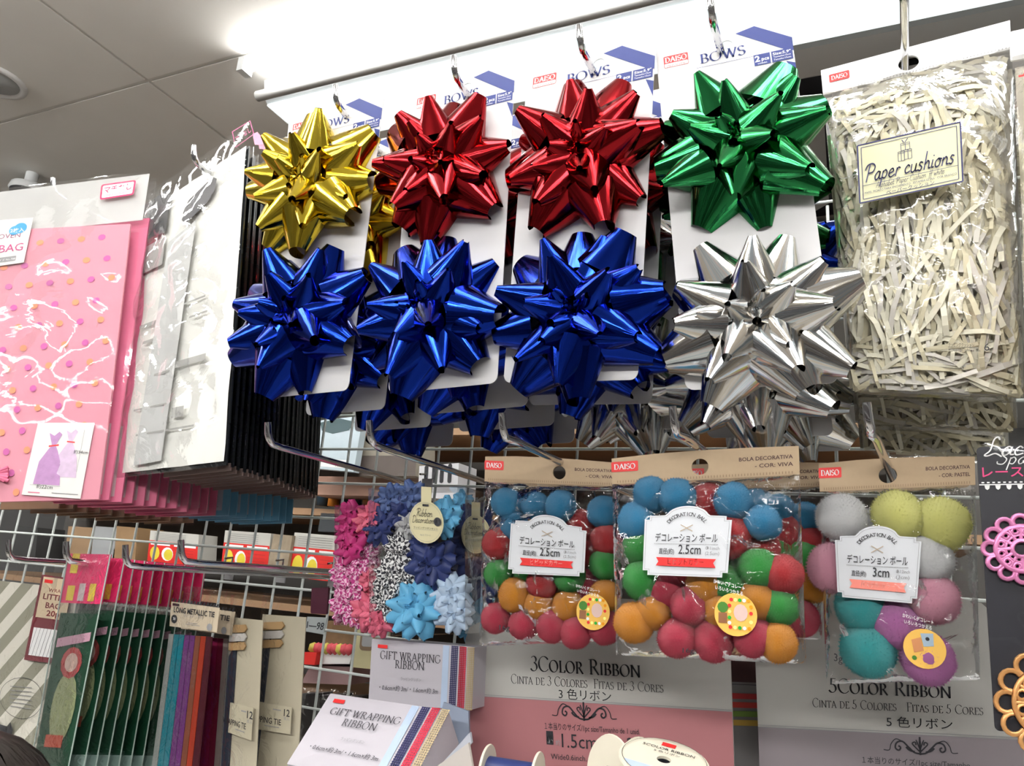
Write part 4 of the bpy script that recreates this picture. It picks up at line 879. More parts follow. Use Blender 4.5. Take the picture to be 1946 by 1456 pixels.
# ================================================================== WHITE PLASTIC BAG STACK
IVORY = mat('ivory_plastic', (.88, .88, .83), .35, vary=.04, scale=12, spec=.5); DARK = mat('black_plastic', (.012, .014, .016), .25, vary=.3, scale=60)
ish = PX((283, 372), (476, 236), (430, 884), (206, 909), [.61, .575, .60, .60])
t = thing('plastic_bag_pack', ish.p(.5, 1), 'frontmost white plastic handle bag in crinkled film, left of the gold bow', 'bag pack')
b = MB(); G = [[ish.p(.01+u*.98/14, .07+v*.92/20, .002+.002*noise.noise(V((u*.5, v*.4, 3)))) for u in range(15)] for v in range(21)]; b.grid(G, IVORY); b.build('white_bag', t, smooth=True)
b = MB(); plate(b, ish, [(.0, .075), (1, .07), (1, 1), (.0, 1)], DARK, -.002, .0); b.build('black_backing', t)
pr = Print(ish, .0060); pr.poly([(.46, .175), (.50, .145), (.72, .115), (.76, .13), (.75, .165), (.70, .19), (.50, .225), (.45, .205)], mat('handle_grey', (.12, .12, .13), .6))  # dark grey handle shape laid over the white bag
pr.rect(.02, .05, .30, .21, mat('label_black', (.03, .03, .035), .5)); pr.rect(.02, .23, .30, .33, mat('label_pale', (.35, .34, .33), .5)); pr.rect(.04, .08, .08, .095, RED); pr.text('IVORY', .13, .15, .010, GREY); pr.poly(circ(ish, .19, .08, .005), GREY); pr.text('4', .19, .085, .005, WHITE); pr.rect(.02, .205, .22, .23, mat('label_maroon', (.2, .03, .05), .5))
pl = mat('faint_print', (.42, .42, .40), .5)
for (u, v, w_, h_) in ((.15, .52, .2, .012), (.2, .58, .14, .01), (.5, .5, .25, .006), (.62, .55, .16, .006), (.3, .7, .2, .008), (.5, .68, .3, .02), (.2, .8, .3, .006), (.55, .82, .1, .03), (.25, .88, .5, .006)): pr.rect(u, v, u+w_, v+h_, pl)
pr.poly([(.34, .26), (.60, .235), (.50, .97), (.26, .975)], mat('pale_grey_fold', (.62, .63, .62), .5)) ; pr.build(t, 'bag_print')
film(ish, film_mat('loose_glossy_film', .016, .30, bump=.5, scale=14, rough=.06), -.01, 0, 1.01, 1.005, .004, .012, 36, 70, .0042, 21, fr=24).build('film', t, smooth=True)
ps = PX((440, 250), (476, 228), (484, 255), (447, 282), .573); pr = Print(ps, 0); PKP = mat('pink_stamp', (.62, .12, .28), .5); frame(pr, .001, .0012, PKP); pr.text('マチなし', .5, .7, .009, PKP, fit=.8, bold=.02); pr.build(t, 'pink_stamp')
base = thing('plastic_bag_pack', ish.p(.5, 1)+V((-.004, .012, 0)), 'plastic bag with black edges in the stack behind the front white bag', 'bag pack', 'plastic bags stacked behind the white one')
o_ = V((-.004, .012, 0)); s_ = Sheet(*[c+o_ for c in ish.c])
b = MB(); plate(b, s_, [(.45, .08), (1, .08), (1, 1), (.45, 1)], DARK, -.0035, .0015); b.build('black_bag', base)
b = MB(); plate(b, s_, [(.9, .06), (1.012, .06), (1.012, 1.005), (.9, 1.005)], FILM_FLAT, .0018, .0022); plate(b, s_, [(.45, .99), (1.0, .99), (1.0, 1.01), (.45, 1.01)], mat('grey_seam', (.30, .22, .20), .3), .0, .002); b.build('film_edge', base)
for k in range(1, 19):
    copy_tree(base, (-.0042*k+random.uniform(-.0015, .0015), .0135*k, random.uniform(-.002, .002)), '%s black edged plastic bag back from the front white one' % ORDN[k-1])
for k in range(5):
    s5 = PX((478+k*9, 246+k*9), (500+k*9, 256+k*8), (503+k*9, 276+k*8), (484+k*9, 275+k*8), .62+.02*k)
    tt = thing('pink_card_tab', s5.p(.5, .5), '%s pink card corner stepping back behind the white bag top' % (['first']+ORDN)[k], 'card', 'pink card corners'); b = MB(); plate(b, s5, [(0, .3), (.5, 0), (1, .4), (1, 1), (0, 1)], mat('pink_tab', (.75, .28, .4), .5), -.0005, 0); b.build('card', tt)
# ================================================================== PINK DOTTED BAG STACK
PINK = mat('pink_nonwoven', (.66, .27, .34), .8, vary=.03, scale=40, bump=.2); PINK2 = mat('pink_edge', (.70, .16, .28), .7, vary=.1, scale=60)
psh = PX((-60, 372), (284, 330), (190, 955), (-85, 960), [.50, .585, .575, .50])
t = thing('pink_bag_pack', psh.p(.5, 1), 'pink dotted gift bag pack in clear sleeve, frontmost at the left edge', 'bag pack')
def pp(x, y):   # photo position on the pink pack as u,v
    best = None
    u = v = .5
    for _ in range(30):
        q = psh.p(u, v); c = M.transposed() @ (q-CAMPOS); X, Yp = CX+F*c.x/-c.z, CY-F*c.y/-c.z
        u += (x-X)/(344 if 1 else 1)*.7; v += (y-Yp)/610*.7
    return u, v
def pq(*pts): return [pp(*p) for p in pts]
b = MB(); plate(b, psh, pq((-80, 445), (250, 428), (190, 950), (-85, 957)), PINK, .0, .003); b.build('pink_bag', t)
pr = Print(psh, .0032); Dp, Do = mat('dot_purple', (.55, .12, .35), .7), mat('dot_orange', (.85, .28, .15), .7)
for j in range(14):
    for i in range(9):
        x = 235-i*39+(0)-j*10.2+(20 if j % 2 else 0); y = 450+j*40-(-i)*3.5
        if 0 < x < 228-(y-450)*.11 and y < 945: pr.poly(circ(psh, *pp(x, y), .0042, 10), Dp if i % 2 else Do)
pr.build(t, 'dot_pattern')
s3 = Sheet(*[psh.p(*pp(x, y), .005) for x, y in ((-60, 428), (68, 418), (50, 503), (-70, 520))]); LW2 = mat('pale_label', (.72, .71, .69), .5)
b = MB(); plate(b, s3, [(0, 0), (1, 0), (1, 1), (0, 1)], LW2, 0, .0004); b.build('name_label', t)
pr = Print(s3, .0006); pr.text('NON WOVEN', .86, .42, .010, mat('plum_print', (.3, .05, .15), .5), 'r', fit=.8); pr.text('GIFT BAG', .94, .72, .016, mat('magenta_print', (.55, .03, .2), .5), 'r', fit=.85); pr.poly(circ(s3, .84, .22, .008), mat('label_blue', (.03, .35, .7), .5)); pr.poly(circ(s3, .76, .26, .007), MATS['label_blue']); pr.text('2枚入', .8, .3, .007, WHITE, bold=.02); pr.rect(.55, .83, .86, .93, GREY); pr.text('サイズ No.708', .7, .91, .004, WHITE); pr.build(t)
s3 = Sheet(*[psh.p(*pp(x, y), .004) for x, y in ((196, 355), (262, 346), (257, 374), (193, 384))]); pr = Print(s3, .0006); CR_ = mat('crimson_print', (.65, .02, .12), .5); pr.poly(rrect(s3, 0, 0, 1, 1, .003), CR_); pr.poly(rrect(s3, .05, .1, .95, .9, .002), WHITE); pr.text('マチなし', .5, .58, .011, CR_, fit=.8, bold=.02); pr.text('NO GUSSET', .5, .82, .004, CR_, fit=.6); pr.build(t, 'no_gusset_stamp')
s3 = Sheet(*[psh.p(*pp(x, y), .0045) for x, y in ((77, 806), (184, 806), (157, 950), (46, 942))]); b = MB(); plate(b, s3, [(0, 0), (1, 0), (1, 1), (0, 1)], mat('photo_card', (.74, .72, .70), .5), 0, .0004); b.build('picture_card', t)
pr = Print(s3, .0006); LV, LV2 = mat('bag_lilac', (.46, .25, .48), .6, vary=.2, scale=150), mat('bag_lilac_pale', (.62, .48, .64), .6, vary=.2, scale=150)
def sack(u, v, s_, m): pr.poly([(u-.22*s_, v+.42*s_), (u-.2*s_, v+.1*s_), (u-.08*s_, v-.08*s_), (u-.03*s_, v-.14*s_), (u-.12*s_, v-.32*s_), (u-.02*s_, v-.28*s_), (u+.06*s_, v-.34*s_), (u+.12*s_, v-.3*s_), (u+.04*s_, v-.14*s_), (u+.1*s_, v-.06*s_), (u+.2*s_, v+.12*s_), (u+.26*s_, v+.42*s_)], m)
sack(.64, .38, .85, LV2); sack(.36, .45, .95, LV); pr.line(.28, .33, .45, .31, .0018, RED); pr.line(.58, .26, .72, .27, .0015, RED)
pr.line(.85, .1, .85, .66, .0003, GREY); pr.text('約34cm', .86, .42, .005, BLACK); pr.line(.1, .86, .62, .86, .0003, GREY); pr.text('約22cm', .36, .90, .0055, BLACK); pr.line(.5, .95, .95, .95, .0008, GREY); pr.line(.1, .96, .3, .96, .001, PINK2); pr.build(t, 'picture_print')
s3 = Sheet(*[psh.p(*pp(x, y), .004) for x, y in ((-40, 880), (30, 880), (30, 935), (-40, 935))]); b = MB(); 
for k in range(8): b.tube([s3.p(.1+.1*k, .2+.6*((k*7) % 5)/5, .001*k % .004), s3.p(.5, .5, .006), s3.p(.9, .2+.6*((k*3) % 5)/5, .003)], .0022, PINK2, 6)
b.build('tie_cord', t, smooth=True)
film(psh, film_mat('sleeve_film', .010, .2, bump=.4, scale=9, rough=.06), 0, 0, 1, 1, .006, .006, 26, 46, .004, 31, fr=16).build('sleeve', t, smooth=True)
b = MB(); plate(b, psh, [(0, 0), (1, 0), (1, .16), (0, .16)], mat('frosted_header', (.85, .85, .84), .5, alpha=.4), -.001, 0); b.build('sleeve_header', t)
def stack_pack(col, colname, n, off0, step, label, grp, cat='bag pack', w_=.5, lab=True, edge=FILM_FLAT):
    s_ = Sheet(*[c+off0 for c in psh.c]); tt = thing('%s_bag_pack' % colname, s_.p(.5, 1), label, cat, grp)
    b = MB(); plate(b, s_, [(1-w_, .14), (.985, .14), (.985, .99), (1-w_, .99)], col, -.002, .001); b.build('bag', tt)
    b = MB(); plate(b, s_, [(1-w_, 0), (1, 0), (1, 1), (1-w_, 1)], edge, .0015, .0018); b.build('sleeve', tt)
    if lab:
        b = MB(); plate(b, s_, [(.62, .78), (.93, .78), (.93, .975), (.62, .975)], mat(colname+'_picture_card', tuple(.35*x+.35 for x in col['c']), .5), .0011, .0014); b.build('picture_card', tt)
        pr = Print(s_, .0016); pr.line(.78, .957, .88, .957, .0006, GREY); pr.line(.78, .964, .9, .964, .0006, GREY); pr.build(tt)
    for k in range(1, n): copy_tree(tt, (step[0]*k+random.uniform(-.002, .002), step[1]*k, step[2]*k+random.uniform(-.002, .002)), '%s %s bag pack from the front of its hanging stack' % (ORDN[k-1], {'blue': 'pale blue', 'pink': 'plain pink'}.get(colname, colname)))
for m_, c in ((PINK2, (.7, .16, .28)),): m_['c'] = c
BLU = mat('blue_nonwoven', (.16, .42, .62), .8, vary=.05); BLU['c'] = (.3, .5, .75)
BRN = mat('brown_kraft', (.30, .17, .10), .8, vary=.1); BRN['c'] = (.35, .25, .18)
stack_pack(PINK2, 'pink', 11, V((.002, .012, 0)), (.0025, .0135, -.0002), 'pink bag pack in the stack behind the dotted front one', 'pink bag packs on one hook')
stack_pack(BLU, 'blue', 9, V((.030, .165, .0)), (.0018, .0135, .0), 'pale blue bag pack behind the pink ones on the same hook', 'blue bag packs on one hook')
stack_pack(BRN, 'brown', 12, V((-.205, .10, -.006)), (.003, .018, .0), 'brown bag pack hanging behind the pink dotted pack', 'brown bag packs', lab=False)
# ================================================================== LOWER LEFT: STRIPED LITTLE BAG PACK
STR = stripes('olive_stripes', (.72, .69, .60), (.29, .28, .21), 9.5, (0, R(-42), 0)); 
lsh = PX((-90, 1082), (150, 1108), (100, 1560), (-150, 1530), .64)
t = thing('striped_bag_pack', lsh.p(.5, 1), 'cream and olive striped little bag pack with brown label at lower left', 'bag pack')
b = MB(); plate(b, lsh, [(0, .03), (1, .03), (1, 1), (0, 1)], STR, -.004, 0); b.build('striped_bag', t)
s3 = PX((80, 1092), (140, 1100), (110, 1262), (46, 1254), .636); b = MB(); MRN = mat('maroon_label', (.16, .02, .03), .5); plate(b, s3, [(0, 0), (1, 0), (1, 1), (0, 1)], MRN, 0, .0004); b.build('name_label', t)
pr = Print(s3, .0006); KR = mat('cream_print', (.62, .5, .34), .5); pr.rect(.08, .02, 1.0, .5, KR); pr.rect(.1, .62, 1, .94, WHITE)
for k in range(9): pr.line(.1+k*.11, .94, .2+k*.11 if k < 8 else 1, .62, .0008, GREY)
pr.rect(.14, .05, .4, .09, RED); pr.text('WRAPP', .6, .19, .006, MRN, fit=.55); pr.text('LITTLE', .55, .28, .009, MRN, fit=.7, bold=.02); pr.text('BAG', .55, .38, .009, MRN, fit=.45, bold=.02); pr.text('20p', .6, .47, .009, MRN, fit=.4, bold=.02); pr.build(t)
pr = Print(lsh, .0004)
s_ = PX((0, 1288), (84, 1288), (78, 1372), (0, 1360), .638); pr = Print(s_, .0)
for k in range(30):
    a0, a1 = R(k*12), R(k*12+12); pr.line(.5+.5*cos(a0), .5+.5*sin(a0), .5+.5*cos(a1), .5+.5*sin(a1), .0006, BLACK)
for k in range(6): pr.line(.25, .22+k*.1, .75, .24+k*.1, .0008, GREY)
pr.poly([(-.1, 1.28), (-.05, 1.1), (.02, 1.22), (.2, 1.24), (.28, 1.12), (.34, 1.3), (.3, 1.5), (.0, 1.55), (-.1, 1.45)], BLACK); pr.build(t, 'bubble_print')
film(lsh, FILM_PACK, 0, -.08, 1, 1, .003, .004, 14, 24, .002, 41).build('film', t, smooth=True)
# ================================================================== GREEN / PINK PACKETS
GRN = mat('green_pack', (.004, .045, .02), .5, vary=.25, scale=30); PKH = mat('pink_header', (.72, .03, .14), .45, vary=.05); PKD = mat('header_yellow', (.75, .55, .06), .5)
def packet(tl, tr, br, bl, Y, label, grp=None, front=False):
    sh = PX(tl, tr, br, bl, Y); t = thing('green_packet', sh.p(.5, 1), label, 'packet', grp)
    b = MB(); plate(b, sh, [(0, 0), (1, 0), (1, .2), (0, .2)], PKH, -.0005, .0003); b.build('pink_header', t)
    b = MB(); plate(b, sh, [(.04, .24), (.96, .24), (.96, .86), (.04, .86)], GRN, -.002, .0); b.build('green_ribbon', t)
    b = MB(); plate(b, sh, [(.04, .86), (.96, .86), (.96, 1), (.04, 1)], mat('pale_footer', (.30, .42, .38), .6, vary=.3, scale=50), -.002, 0); b.build('footer_card', t)
    pr = Print(sh, .0006); pr.rect(.12, .13, .30, .19, PKD) ; pr.rect(.4, .12, .55, .19, mat('header_pale', (.6, .5, .5), .5)); pr.rect(.65, .12, .8, .19, PKD); pr.rect(.1, .0, .28, .08, PKD) if front else None
    pr.poly(circ(sh, .55, .60, sh.w*.30, 16, ry=sh.w*.58), mat('oval_pale', (.26, .29, .15), .5)); pr.poly(circ(sh, .55, .43, sh.w*.26, 12), mat('red_round', (.35, .05, .05), .5)); pr.poly(circ(sh, .55, .43, sh.w*.16, 12), mat('tan_round', (.5, .35, .3), .5))
    pr.rect(.25, .70, .7, .745, mat('red_ribbon_print', (.4, .06, .03), .5)); pr.poly([(.1, .34), (.9, .31), (.9, .345), (.1, .375)], mat('pink_banner', (.5, .28, .36), .5)); pr.build(t)
    b = MB(); s_ = sh
    for e in (0, 1): plate(b, s_, [(e-.012, 0), (e+.012, 0), (e+.012, 1), (e-.012, 1)], mat('welded_edge', (.38, .46, .42), .35), .001, .0016)
    b.build('welded_seam', t)
    film(sh, FILM, 0, 0, 1, 1, .002, .003, 8, 20, .001, 5).build('film', t, smooth=True)
    return t
packet((132, 1052), (212, 1054), (112, 1560), (42, 1556), .585, 'frontmost pink headed packet of green ribbon', front=True)
Xs = [238, 262, 284, 302, 318, 334, 352, 372, 396]
for i in range(9):
    x = 165+i*19; packet((x, 1058+i*2), (x+74, 1062+i*2), (x-12+i*3.2, 1500), (x-84+i*3.2, 1500), .60+.016*i, '%s pink headed packet of green ribbon behind the frontmost one' % (['first']+ORDN)[i], 'green packets on one hook')
# ================================================================== LONG METALLIC TIES
def tie_pack(cs, Y, label, lab_cs, strips, text1):
    sh = PX(*cs, Y); t = thing('metallic_tie_packet', sh.p(.5, 1), label, 'packet')
    n = len(strips)
    for i, c in enumerate(strips):
        b = MB(); u0 = .06+.88*i/n; plate(b, sh, [(u0, .2), (u0+.8/n, .2), (u0+.8/n, 1), (u0, 1)], mat('tie_%.2f_%.2f_%.2f' % c, c, .3, .6, vary=.15, scale=80), -.002, 0); b.build('tie_strip', t)
    ls = PX(*lab_cs, Y-.004); b = MB(); CL = mat('tan_label', (.50, .42, .31), .5); plate(b, ls, [(0, .1), (1, .1), (1, 1), (0, 1)], CL, -.0004, 0); b.build('label_card', t)
    pr = Print(ls, .0003)
    for k in range(15): pr.poly([(k/15, .1), (k/15+.035, .1), (k/15+.055, -.02), (k/15+.02, -.02)], BLACK)
    pr.rect(.04, .15, .18, .24, BLACK); pr.text(text1, .5, .47, .008, BLACK, fit=.85, bold=.02); pr.text('ロングメタリックタイ', .5, .6, .004, GREY, fit=.4); pr.poly(circ(ls, .1, .72, .0045, 14), BLACK); pr.text('30', .1, .76, .004, WHITE); pr.rect(.4, .78, .6, .80, GREY); pr.rect(.35, .84, .65, .86, GREY); pr.poly(circ(ls, .85, .85, .004, 8), GREY); pr.build(t)
    film(sh, FILM_PACK, 0, 0, 1, 1, .004, .003, 10, 26, .0012, 8).build('film', t, smooth=True)
    return t
COLS = [(.45, .46, .44), (.02, .28, .36), (.02, .28, .36), (.22, .06, .26), (.22, .06, .26), (.30, .10, .06), (.5, .06, .03), (.10, .02, .03)]
tie_pack([(328, 1112), (418, 1118), (366, 1620), (262, 1610)], .64, 'front long metallic tie packet with teal and purple strips', [(326, 1138), (418, 1150), (412, 1202), (322, 1190)], COLS, 'LONG METALLIC TIE')
tie_pack([(370, 1118), (456, 1124), (425, 1620), (320, 1610)], .665, 'second metallic tie packet behind the front one with red strips', [(350, 1145), (448, 1158), (440, 1208), (344, 1195)], [(.2, .02, .05), (.2, .02, .05), (.3, .05, .03), (.18, .01, .04), (.2, .01, .05), (.14, .01, .03), (.26, .22, .2), (.28, .25, .24)], 'METALLIC TIE')
def wrap_tie(cs, Y, label, lab_cs):
    sh = PX(*cs, Y); t = thing('wrapping_tie_packet', sh.p(.5, 1), label, 'packet'); CB = mat('cream_backing', (.40, .36, .27), .6, vary=.1, scale=20)
    b = MB(); plate(b, sh, [(0, .02), (1, .02), (1, 1), (0, 1)], CB, -.001, 0); b.build('backing_card', t)
    b = MB(); plate(b, sh, [(.04, .22), (.26, .14), (.24, 1), (.02, 1)], mat('navy_tie', (.02, .025, .04), .5), 0, .002); b.build('navy_tie', t)
    for k in range(3):
        b = MB(); m = [mat('tie_tan', (.35, .22, .1), .6), mat('tie_white', (.5, .48, .45), .6)][k % 2]; plate(b, sh, [(.04, .06+k*.045), (.5, .05+k*.045), (.56, .07+k*.045), (.5, .09+k*.045), (.04, .10+k*.045)], m, .001, .003); b.build('folded_tie', t)
    ls = PX(*lab_cs, Y-.004); b = MB(); plate(b, ls, [(0, 0), (1, 0), (1, 1), (0, 1)], mat('tan_label2', (.42, .38, .28), .5), 0, .0004); b.build('label_card', t)
    pr = Print(ls, .0006); pr.text('WRAPPING TIE', .74, .72, .008, BLACK, 'r', fit=1.0, bold=.01); pr.text('12', .88, .36, .010, BLACK, bold=.01); pr.text('本入', .88, .5, .004, GREY); pr.rect(.5, .16, .72, .2, GREY); pr.rect(.3, .8, .7, .83, GREY); pr.build(t)
    film(sh, FILM_PACK, 0, -.1, 1, 1, .003, .003, 10, 26, .001, 8).build('film', t, smooth=True)
wrap_tie([(500, 1160), (582, 1166), (560, 1560), (452, 1560)], .69, 'wrapping tie packet on cream backing, beside the price tag', [(486, 1332), (555, 1345), (552, 1396), (482, 1385)])
wrap_tie([(440, 1166), (500, 1172), (482, 1560), (414, 1560)], .665, 'half hidden wrapping tie packet left of the cream backed one', [(438, 1335), (482, 1345), (478, 1408), (434, 1392)])
# price tag holder clipped on the hook rod
t = thing('price_tag_holder', W(605, 1160, .80), 'maroon price tag holder with 98 tag hanging below the hook rod', 'price tag')
s_ = PX((592, 1118), (624, 1116), (620, 1168), (590, 1166), .80); b = MB(); plate(b, s_, rrect(s_, 0, 0, 1, 1, .002), mat('maroon_plastic', (.07, .015, .03), .4), -.004, 0); b.build('clip', t)
s_ = PX((584, 1172), (622, 1174), (614, 1206), (580, 1200), .80); b = MB(); plate(b, s_, [(0, 0), (1, 0), (1, 1), (0, 1)], mat('tag_grey', (.35, .38, .38), .5), -.001, 0); b.build('tag', t)
pr = Print(s_, .0004); pr.text('1—98', .5, .75, .012, BLACK, fit=.9, bold=.01); pr.build(t)
# ================================================================== SHELVES BEYOND THE GRID
def bx(name, label, cs, Y, dep, m, cat, parts=None, grp=None):
    sh = PX(*cs, Y); t = thing(name, sh.p(.5, 1), label, cat, grp); b = MB(); plate(b, sh, [(0, 0), (1, 0), (1, 1), (0, 1)], m, -dep, 0); b.build('body', t)
    return t, sh
WOOD = mat('shelf_wood', (.30, .18, .10), .6, vary=.15, scale=12)
t = thing('rear_shelf_unit', (-1.1, 1.75, 1.0), 'wooden shelf unit seen through the wire grid', 'shelf')
for z, k in ((1.615, 0), (1.40, 1), (1.20, 2), (1.80, 3)):
    b = MB(); b.box((-1.1, 1.58, z), (2.6, .36, .015), WOOD); b.build('shelf_board', t)
b = MB(); b.box((-1.1, 1.79, 1.35), (2.8, .02, .98), mat('rear_panel', (.10, .095, .09), .8)); b.build('back_panel', t)
REDB = mat('red_packet', (.6, .02, .015), .5, vary=.03); YEL = mat('yellow_print', (.75, .6, .05), .5)
for cs, k in (([(286, 1008), (378, 1016), (374, 1076), (280, 1066)], 'left'), ([(428, 1008), (515, 1014), (508, 1090), (420, 1080)], 'middle'), ([(560, 1012), (660, 1020), (650, 1108), (548, 1096)], 'right')):
    t, sh = bx('red_carton', 'red and white packet with round yellow eggs beyond the grid, %s one' % k, cs, 1.36, .06, mat('packet_white', (.55, .54, .5), .5), 'packet')
    pr = Print(sh, .0005); pr.rect(0, .32, 1, 1, REDB); pr.rect(.04, .36, .44, .46, WHITE); pr.rect(.52, .36, .96, .46, WHITE); pr.poly(circ(sh, .14, .72, sh.w*.10, 14, ry=sh.h*.22), YEL); pr.poly(circ(sh, .4, .72, sh.w*.12, 14, ry=sh.h*.22), WHITE); pr.poly(circ(sh, .42, .74, sh.w*.09, 14, ry=sh.h*.18), YEL)
    for q in range(5): pr.line(.55, .56+q*.09, .92, .56+q*.09, .0012, mat('dark_red_line', (.4, .02, .02), .5)); pr.line(.1, .08+q*.05, .75, .08+q*.05, .0008, GREY)
    pr.build(t)
t, sh = bx('pale_blue_box', 'pale blue display card with dark moustache seen through the grid', [(600, 800), (690, 790), (672, 897), (596, 890)], 1.3, .02, mat('pale_blue_card', (.52, .62, .68), .5), 'display card'); pr = Print(sh, .0005)
pr.poly([(.1, .05), (.5, .0), (.85, .1), (.75, .25), (.4, .3), (.15, .22)], mat('dark_teal', (.05, .09, .10), .5)); pr.rect(.0, .8, .8, .95, WHITE); pr.text('No.1', .62, .93, .01, BLACK); pr.build(t)
t, sh = bx('grey_box', 'grey and brown box beside the pale blue card', [(690, 828), (792, 828), (790, 905), (682, 905)], 1.33, .08, mat('taupe_box', (.30, .27, .22), .6), 'box'); pr = Print(sh, .0005); pr.rect(0, .5, 1, 1, mat('dark_taupe', (.10, .08, .07), .6)); pr.build(t)
t, sh = bx('white_plastic_basket', 'white slotted plastic basket behind the blue bows', [(797, 886), (872, 880), (868, 950), (794, 945)], 1.3, .08, mat('white_plastic', (.65, .65, .68), .4), 'basket'); pr = Print(sh, .0005)
for k in range(4): pr.poly(rrect(sh, .14+k*.2, -.0, .24+k*.2, .55, .004), BLACK)
pr.build(t, 'slots')
t, sh = bx('pink_box_row', 'row of pinkish brown boxes above the bottles', [(598, 905), (800, 908), (795, 945), (590, 940)], 1.36, .1, mat('pinkish_box', (.32, .18, .13), .6, vary=.3, scale=20), 'box')
DKB = mat('dark_glass', (.02, .04, .06), .2); ORB = mat('amber_glass', (.6, .22, .03), .3)
for k in range(7):
    p0 = W(612+k*22, 962+k*.4, 1.45); t = thing('bottle', p0, '%s bottle in the row on the wooden shelf beyond the grid' % ['dark', 'amber', 'dark', 'dark', 'amber', 'dark', 'dark'][k], 'bottle', 'bottles on the rear shelf')
    t['label'] = '%s bottle, %s from the left in the row on the wooden shelf beyond the grid' % ('amber' if k in (1, 4) else 'dark', (['first']+ORDN)[k])
    b = MB(); b.lathe([(0, 0), (.015, 0), (.015, .032), (.008, .04), (.008, .046), (0, .046)], p0, (0, 0, 1), ORB if k in (1, 4) else DKB, 14); b.build('body', t, smooth=True)
t, sh = bx('dark_tray', 'dark tray of scissors on the shelf beyond the grid', [(610, 975), (720, 980), (712, 1015), (604, 1010)], 1.4, .1, mat('charcoal', (.03, .035, .04), .5), 'tray')
t, sh = bx('kraft_bundle', 'bundle of brown and grey sheets between the red packets', [(520, 1015), (556, 1018), (545, 1085), (508, 1078)], 1.35, .08, mat('kraft_sheets', (.30, .24, .17), .7, vary=.4, scale=80), 'paper bundle')
for x0, x1, c, nme in ((130, 175, (.25, .16, .09), 'brown'), (180, 222, (.30, .31, .32), 'grey'), (222, 262, (.26, .16, .08), 'kraft'), (30, 72, (.03, .03, .03), 'black')):
    t, sh = bx('%s_carton' % nme, '%s carton behind the grid at the left, under the pink packs' % nme, [(x0, 1000), (x1, 1003), (x1-6, 1068), (x0-8, 1062)], 1.36, .08, mat(nme+'_carton', c, .6), 'carton')
t, sh = bx('white_paper_stack', 'white paper with red tips beyond the grid, above the black packs', [(588, 1232), (672, 1236), (664, 1262), (600, 1262)], 1.35, .1, mat('bright_paper', (.85, .83, .82), .5), 'paper'); pr = Print(sh, .0005)
pr.build(t) if pr.mb.v else None
for k in range(9):
    q = MB(); c0 = sh.p(.1+k*.1, -.02); q.lathe([(0, -.012), (.011, -.004), (.009, .008), (0, .012)], c0, (0, 0, 1), mat('red_tip' if k % 3 else 'yellow_tip', (.6, .08, .1) if k % 3 else (.6, .5, .1), .6), 8); q.build('paper_tip', t, smooth=True)
t, sh = bx('yellow_box', 'yellowish box with dark label right of the white paper', [(676, 1195), (712, 1196), (706, 1272), (668, 1268)], 1.33, .06, mat('buff_box', (.42, .38, .22), .6), 'box'); pr = Print(sh, .0005); pr.poly(rrect(sh, .3, -.1, 1.0, .55, .008), mat('brown_label', (.15, .1, .06), .5)); pr.poly(rrect(sh, .4, -.05, .95, .45, .005), GREY); pr.build(t)
t, sh = bx('red_small_box', 'small red box left of the white paper', [(572, 1240), (602, 1240), (598, 1264), (568, 1262)], 1.33, .05, REDB, 'box')
t, sh = bx('mauve_sheets', 'pile of mauve sheets below the white paper', [(590, 1265), (672, 1268), (666, 1302), (572, 1298)], 1.36, .1, mat('mauve_paper', (.28, .17, .17), .6, vary=.2, scale=20), 'paper')
for k in range(3):
    sh = PX((565+k*40, 1308+k*3), (610+k*40, 1306+k*3), (602+k*40, 1425), (556+k*40, 1425), 1.3); t = thing('black_film_pack', sh.p(.5, 1), 'black goods in shiny clear film beyond the grid, %s one' % ['left', 'middle', 'right'][k], 'pack', 'black packs beyond the grid')
    b = MB(); plate(b, sh, [(0, .1), (1, .1), (1, 1), (0, 1)], mat('black_goods', (.015, .013, .013), .3), -.04, 0); b.build('body', t); film(sh, FILM_PACK, 0, 0, 1, 1, .004, .01, 10, 16, .006, 50+k).build('film', t, smooth=True)
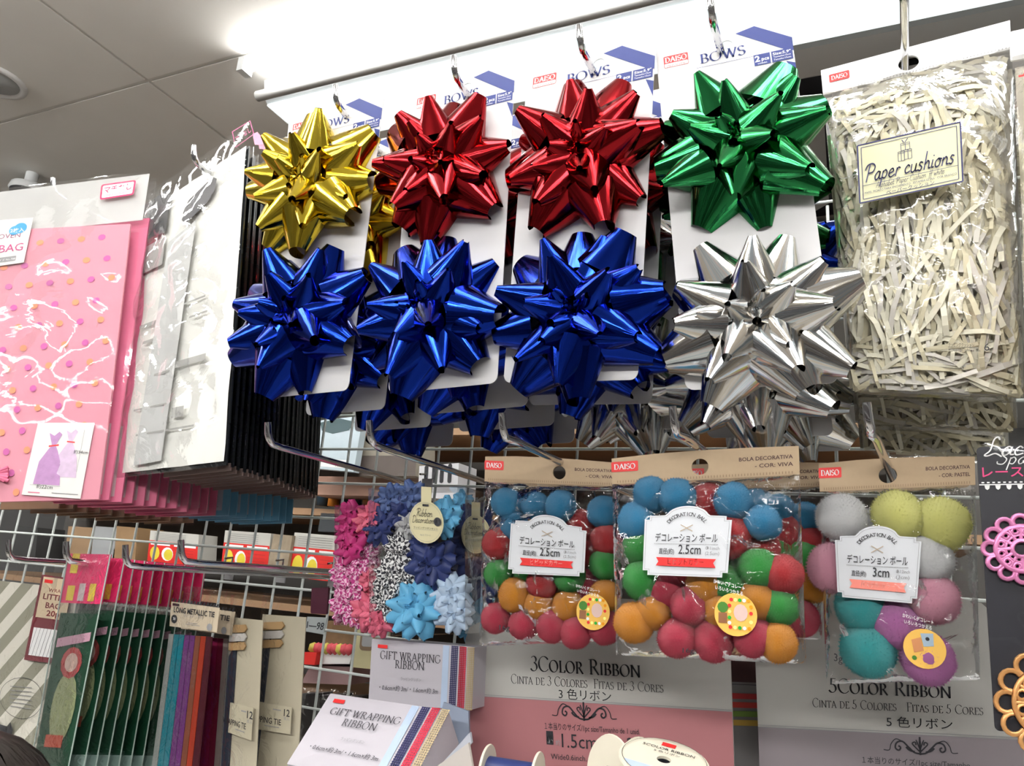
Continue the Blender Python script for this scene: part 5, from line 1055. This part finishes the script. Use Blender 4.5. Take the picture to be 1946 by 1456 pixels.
t, sh = bx('brown_goods', 'brown goods seen between grid wires left of the yellowish box', [(622, 1180), (676, 1182), (672, 1236), (616, 1232)], 1.38, .06, mat('brown_goods', (.16, .09, .04), .7, vary=.4, scale=60), 'box')
# shelf under the lower displays
m_ = MB(); m_.box((-.3, .72, 1.235), (1.6, .34, .02), mat('display_shelf', (.5, .5, .5), .5)); o = m_.build('display_shelf'); tag(o, 'grey shelf carrying the ribbon boards and boxes, just below the frame', 'shelf')
# ================================================================== PERSON (crown of a head at the corner)
hc = W(-105, 1600, .36)
t = thing('person', hc+V((0, 0, -.35)), 'person with dark hair, only the crown in view at lower left corner', 'person')
SK = mat('skin', (.55, .36, .27), .6); HR = mat('dark_hair', (.03, .024, .02), .45, vary=.5, scale=200); CLO = mat('dark_jacket', (.05, .05, .06), .8)
rings = [(-.42, .13, .07), (-.36, .15, .075), (-.28, .15, .075), (-.22, .13, .06), (-.19, .06, .045), (-.15, .035, .037), (-.10, .034, .04), (-.075, .042, .05), (-.05, .05, .06), (-.02, .053, .064), (.01, .053, .064), (.035, .045, .055), (.05, .025, .032), (.056, .002, .003)]
b = MB(); b.grid([[hc+V((a*cos(2*pi*k/24), c*sin(2*pi*k/24)+(.012 if .3 < k/24 < .2 else 0), z)) for k in range(25)] for z, a, c in rings[4:]], SK); b.grid([[hc+V((a*cos(2*pi*k/24), c*sin(2*pi*k/24), z)) for k in range(25)] for z, a, c in rings[:5]], CLO); b.build('body', t, smooth=True)
b = MB(); rnd = random.Random(8)
b.grid([[hc+V((a*1.06*cos(2*pi*k/24), c*1.06*sin(2*pi*k/24)-.004, z*1.05+.003)) for k in range(25)] for z, a, c in rings[8:]], HR)
for i in range(1400):
    az = rnd.uniform(0, 2*pi); P = []
    for k in range(7):
        th = .05+1.45*k/6; a = az+.2*sin(k+i)*.3; rr = 1.10+.02*rnd.random()
        c = V((.055*sin(th)*cos(a)*rr, .066*sin(th)*sin(a)*rr-.004, .062*cos(th)*rr)); P.append([hc+c, hc+c+V((-sin(a), cos(a), 0))*.0009])
    b.grid(P, HR)
o = b.build('hair', t, smooth=True)
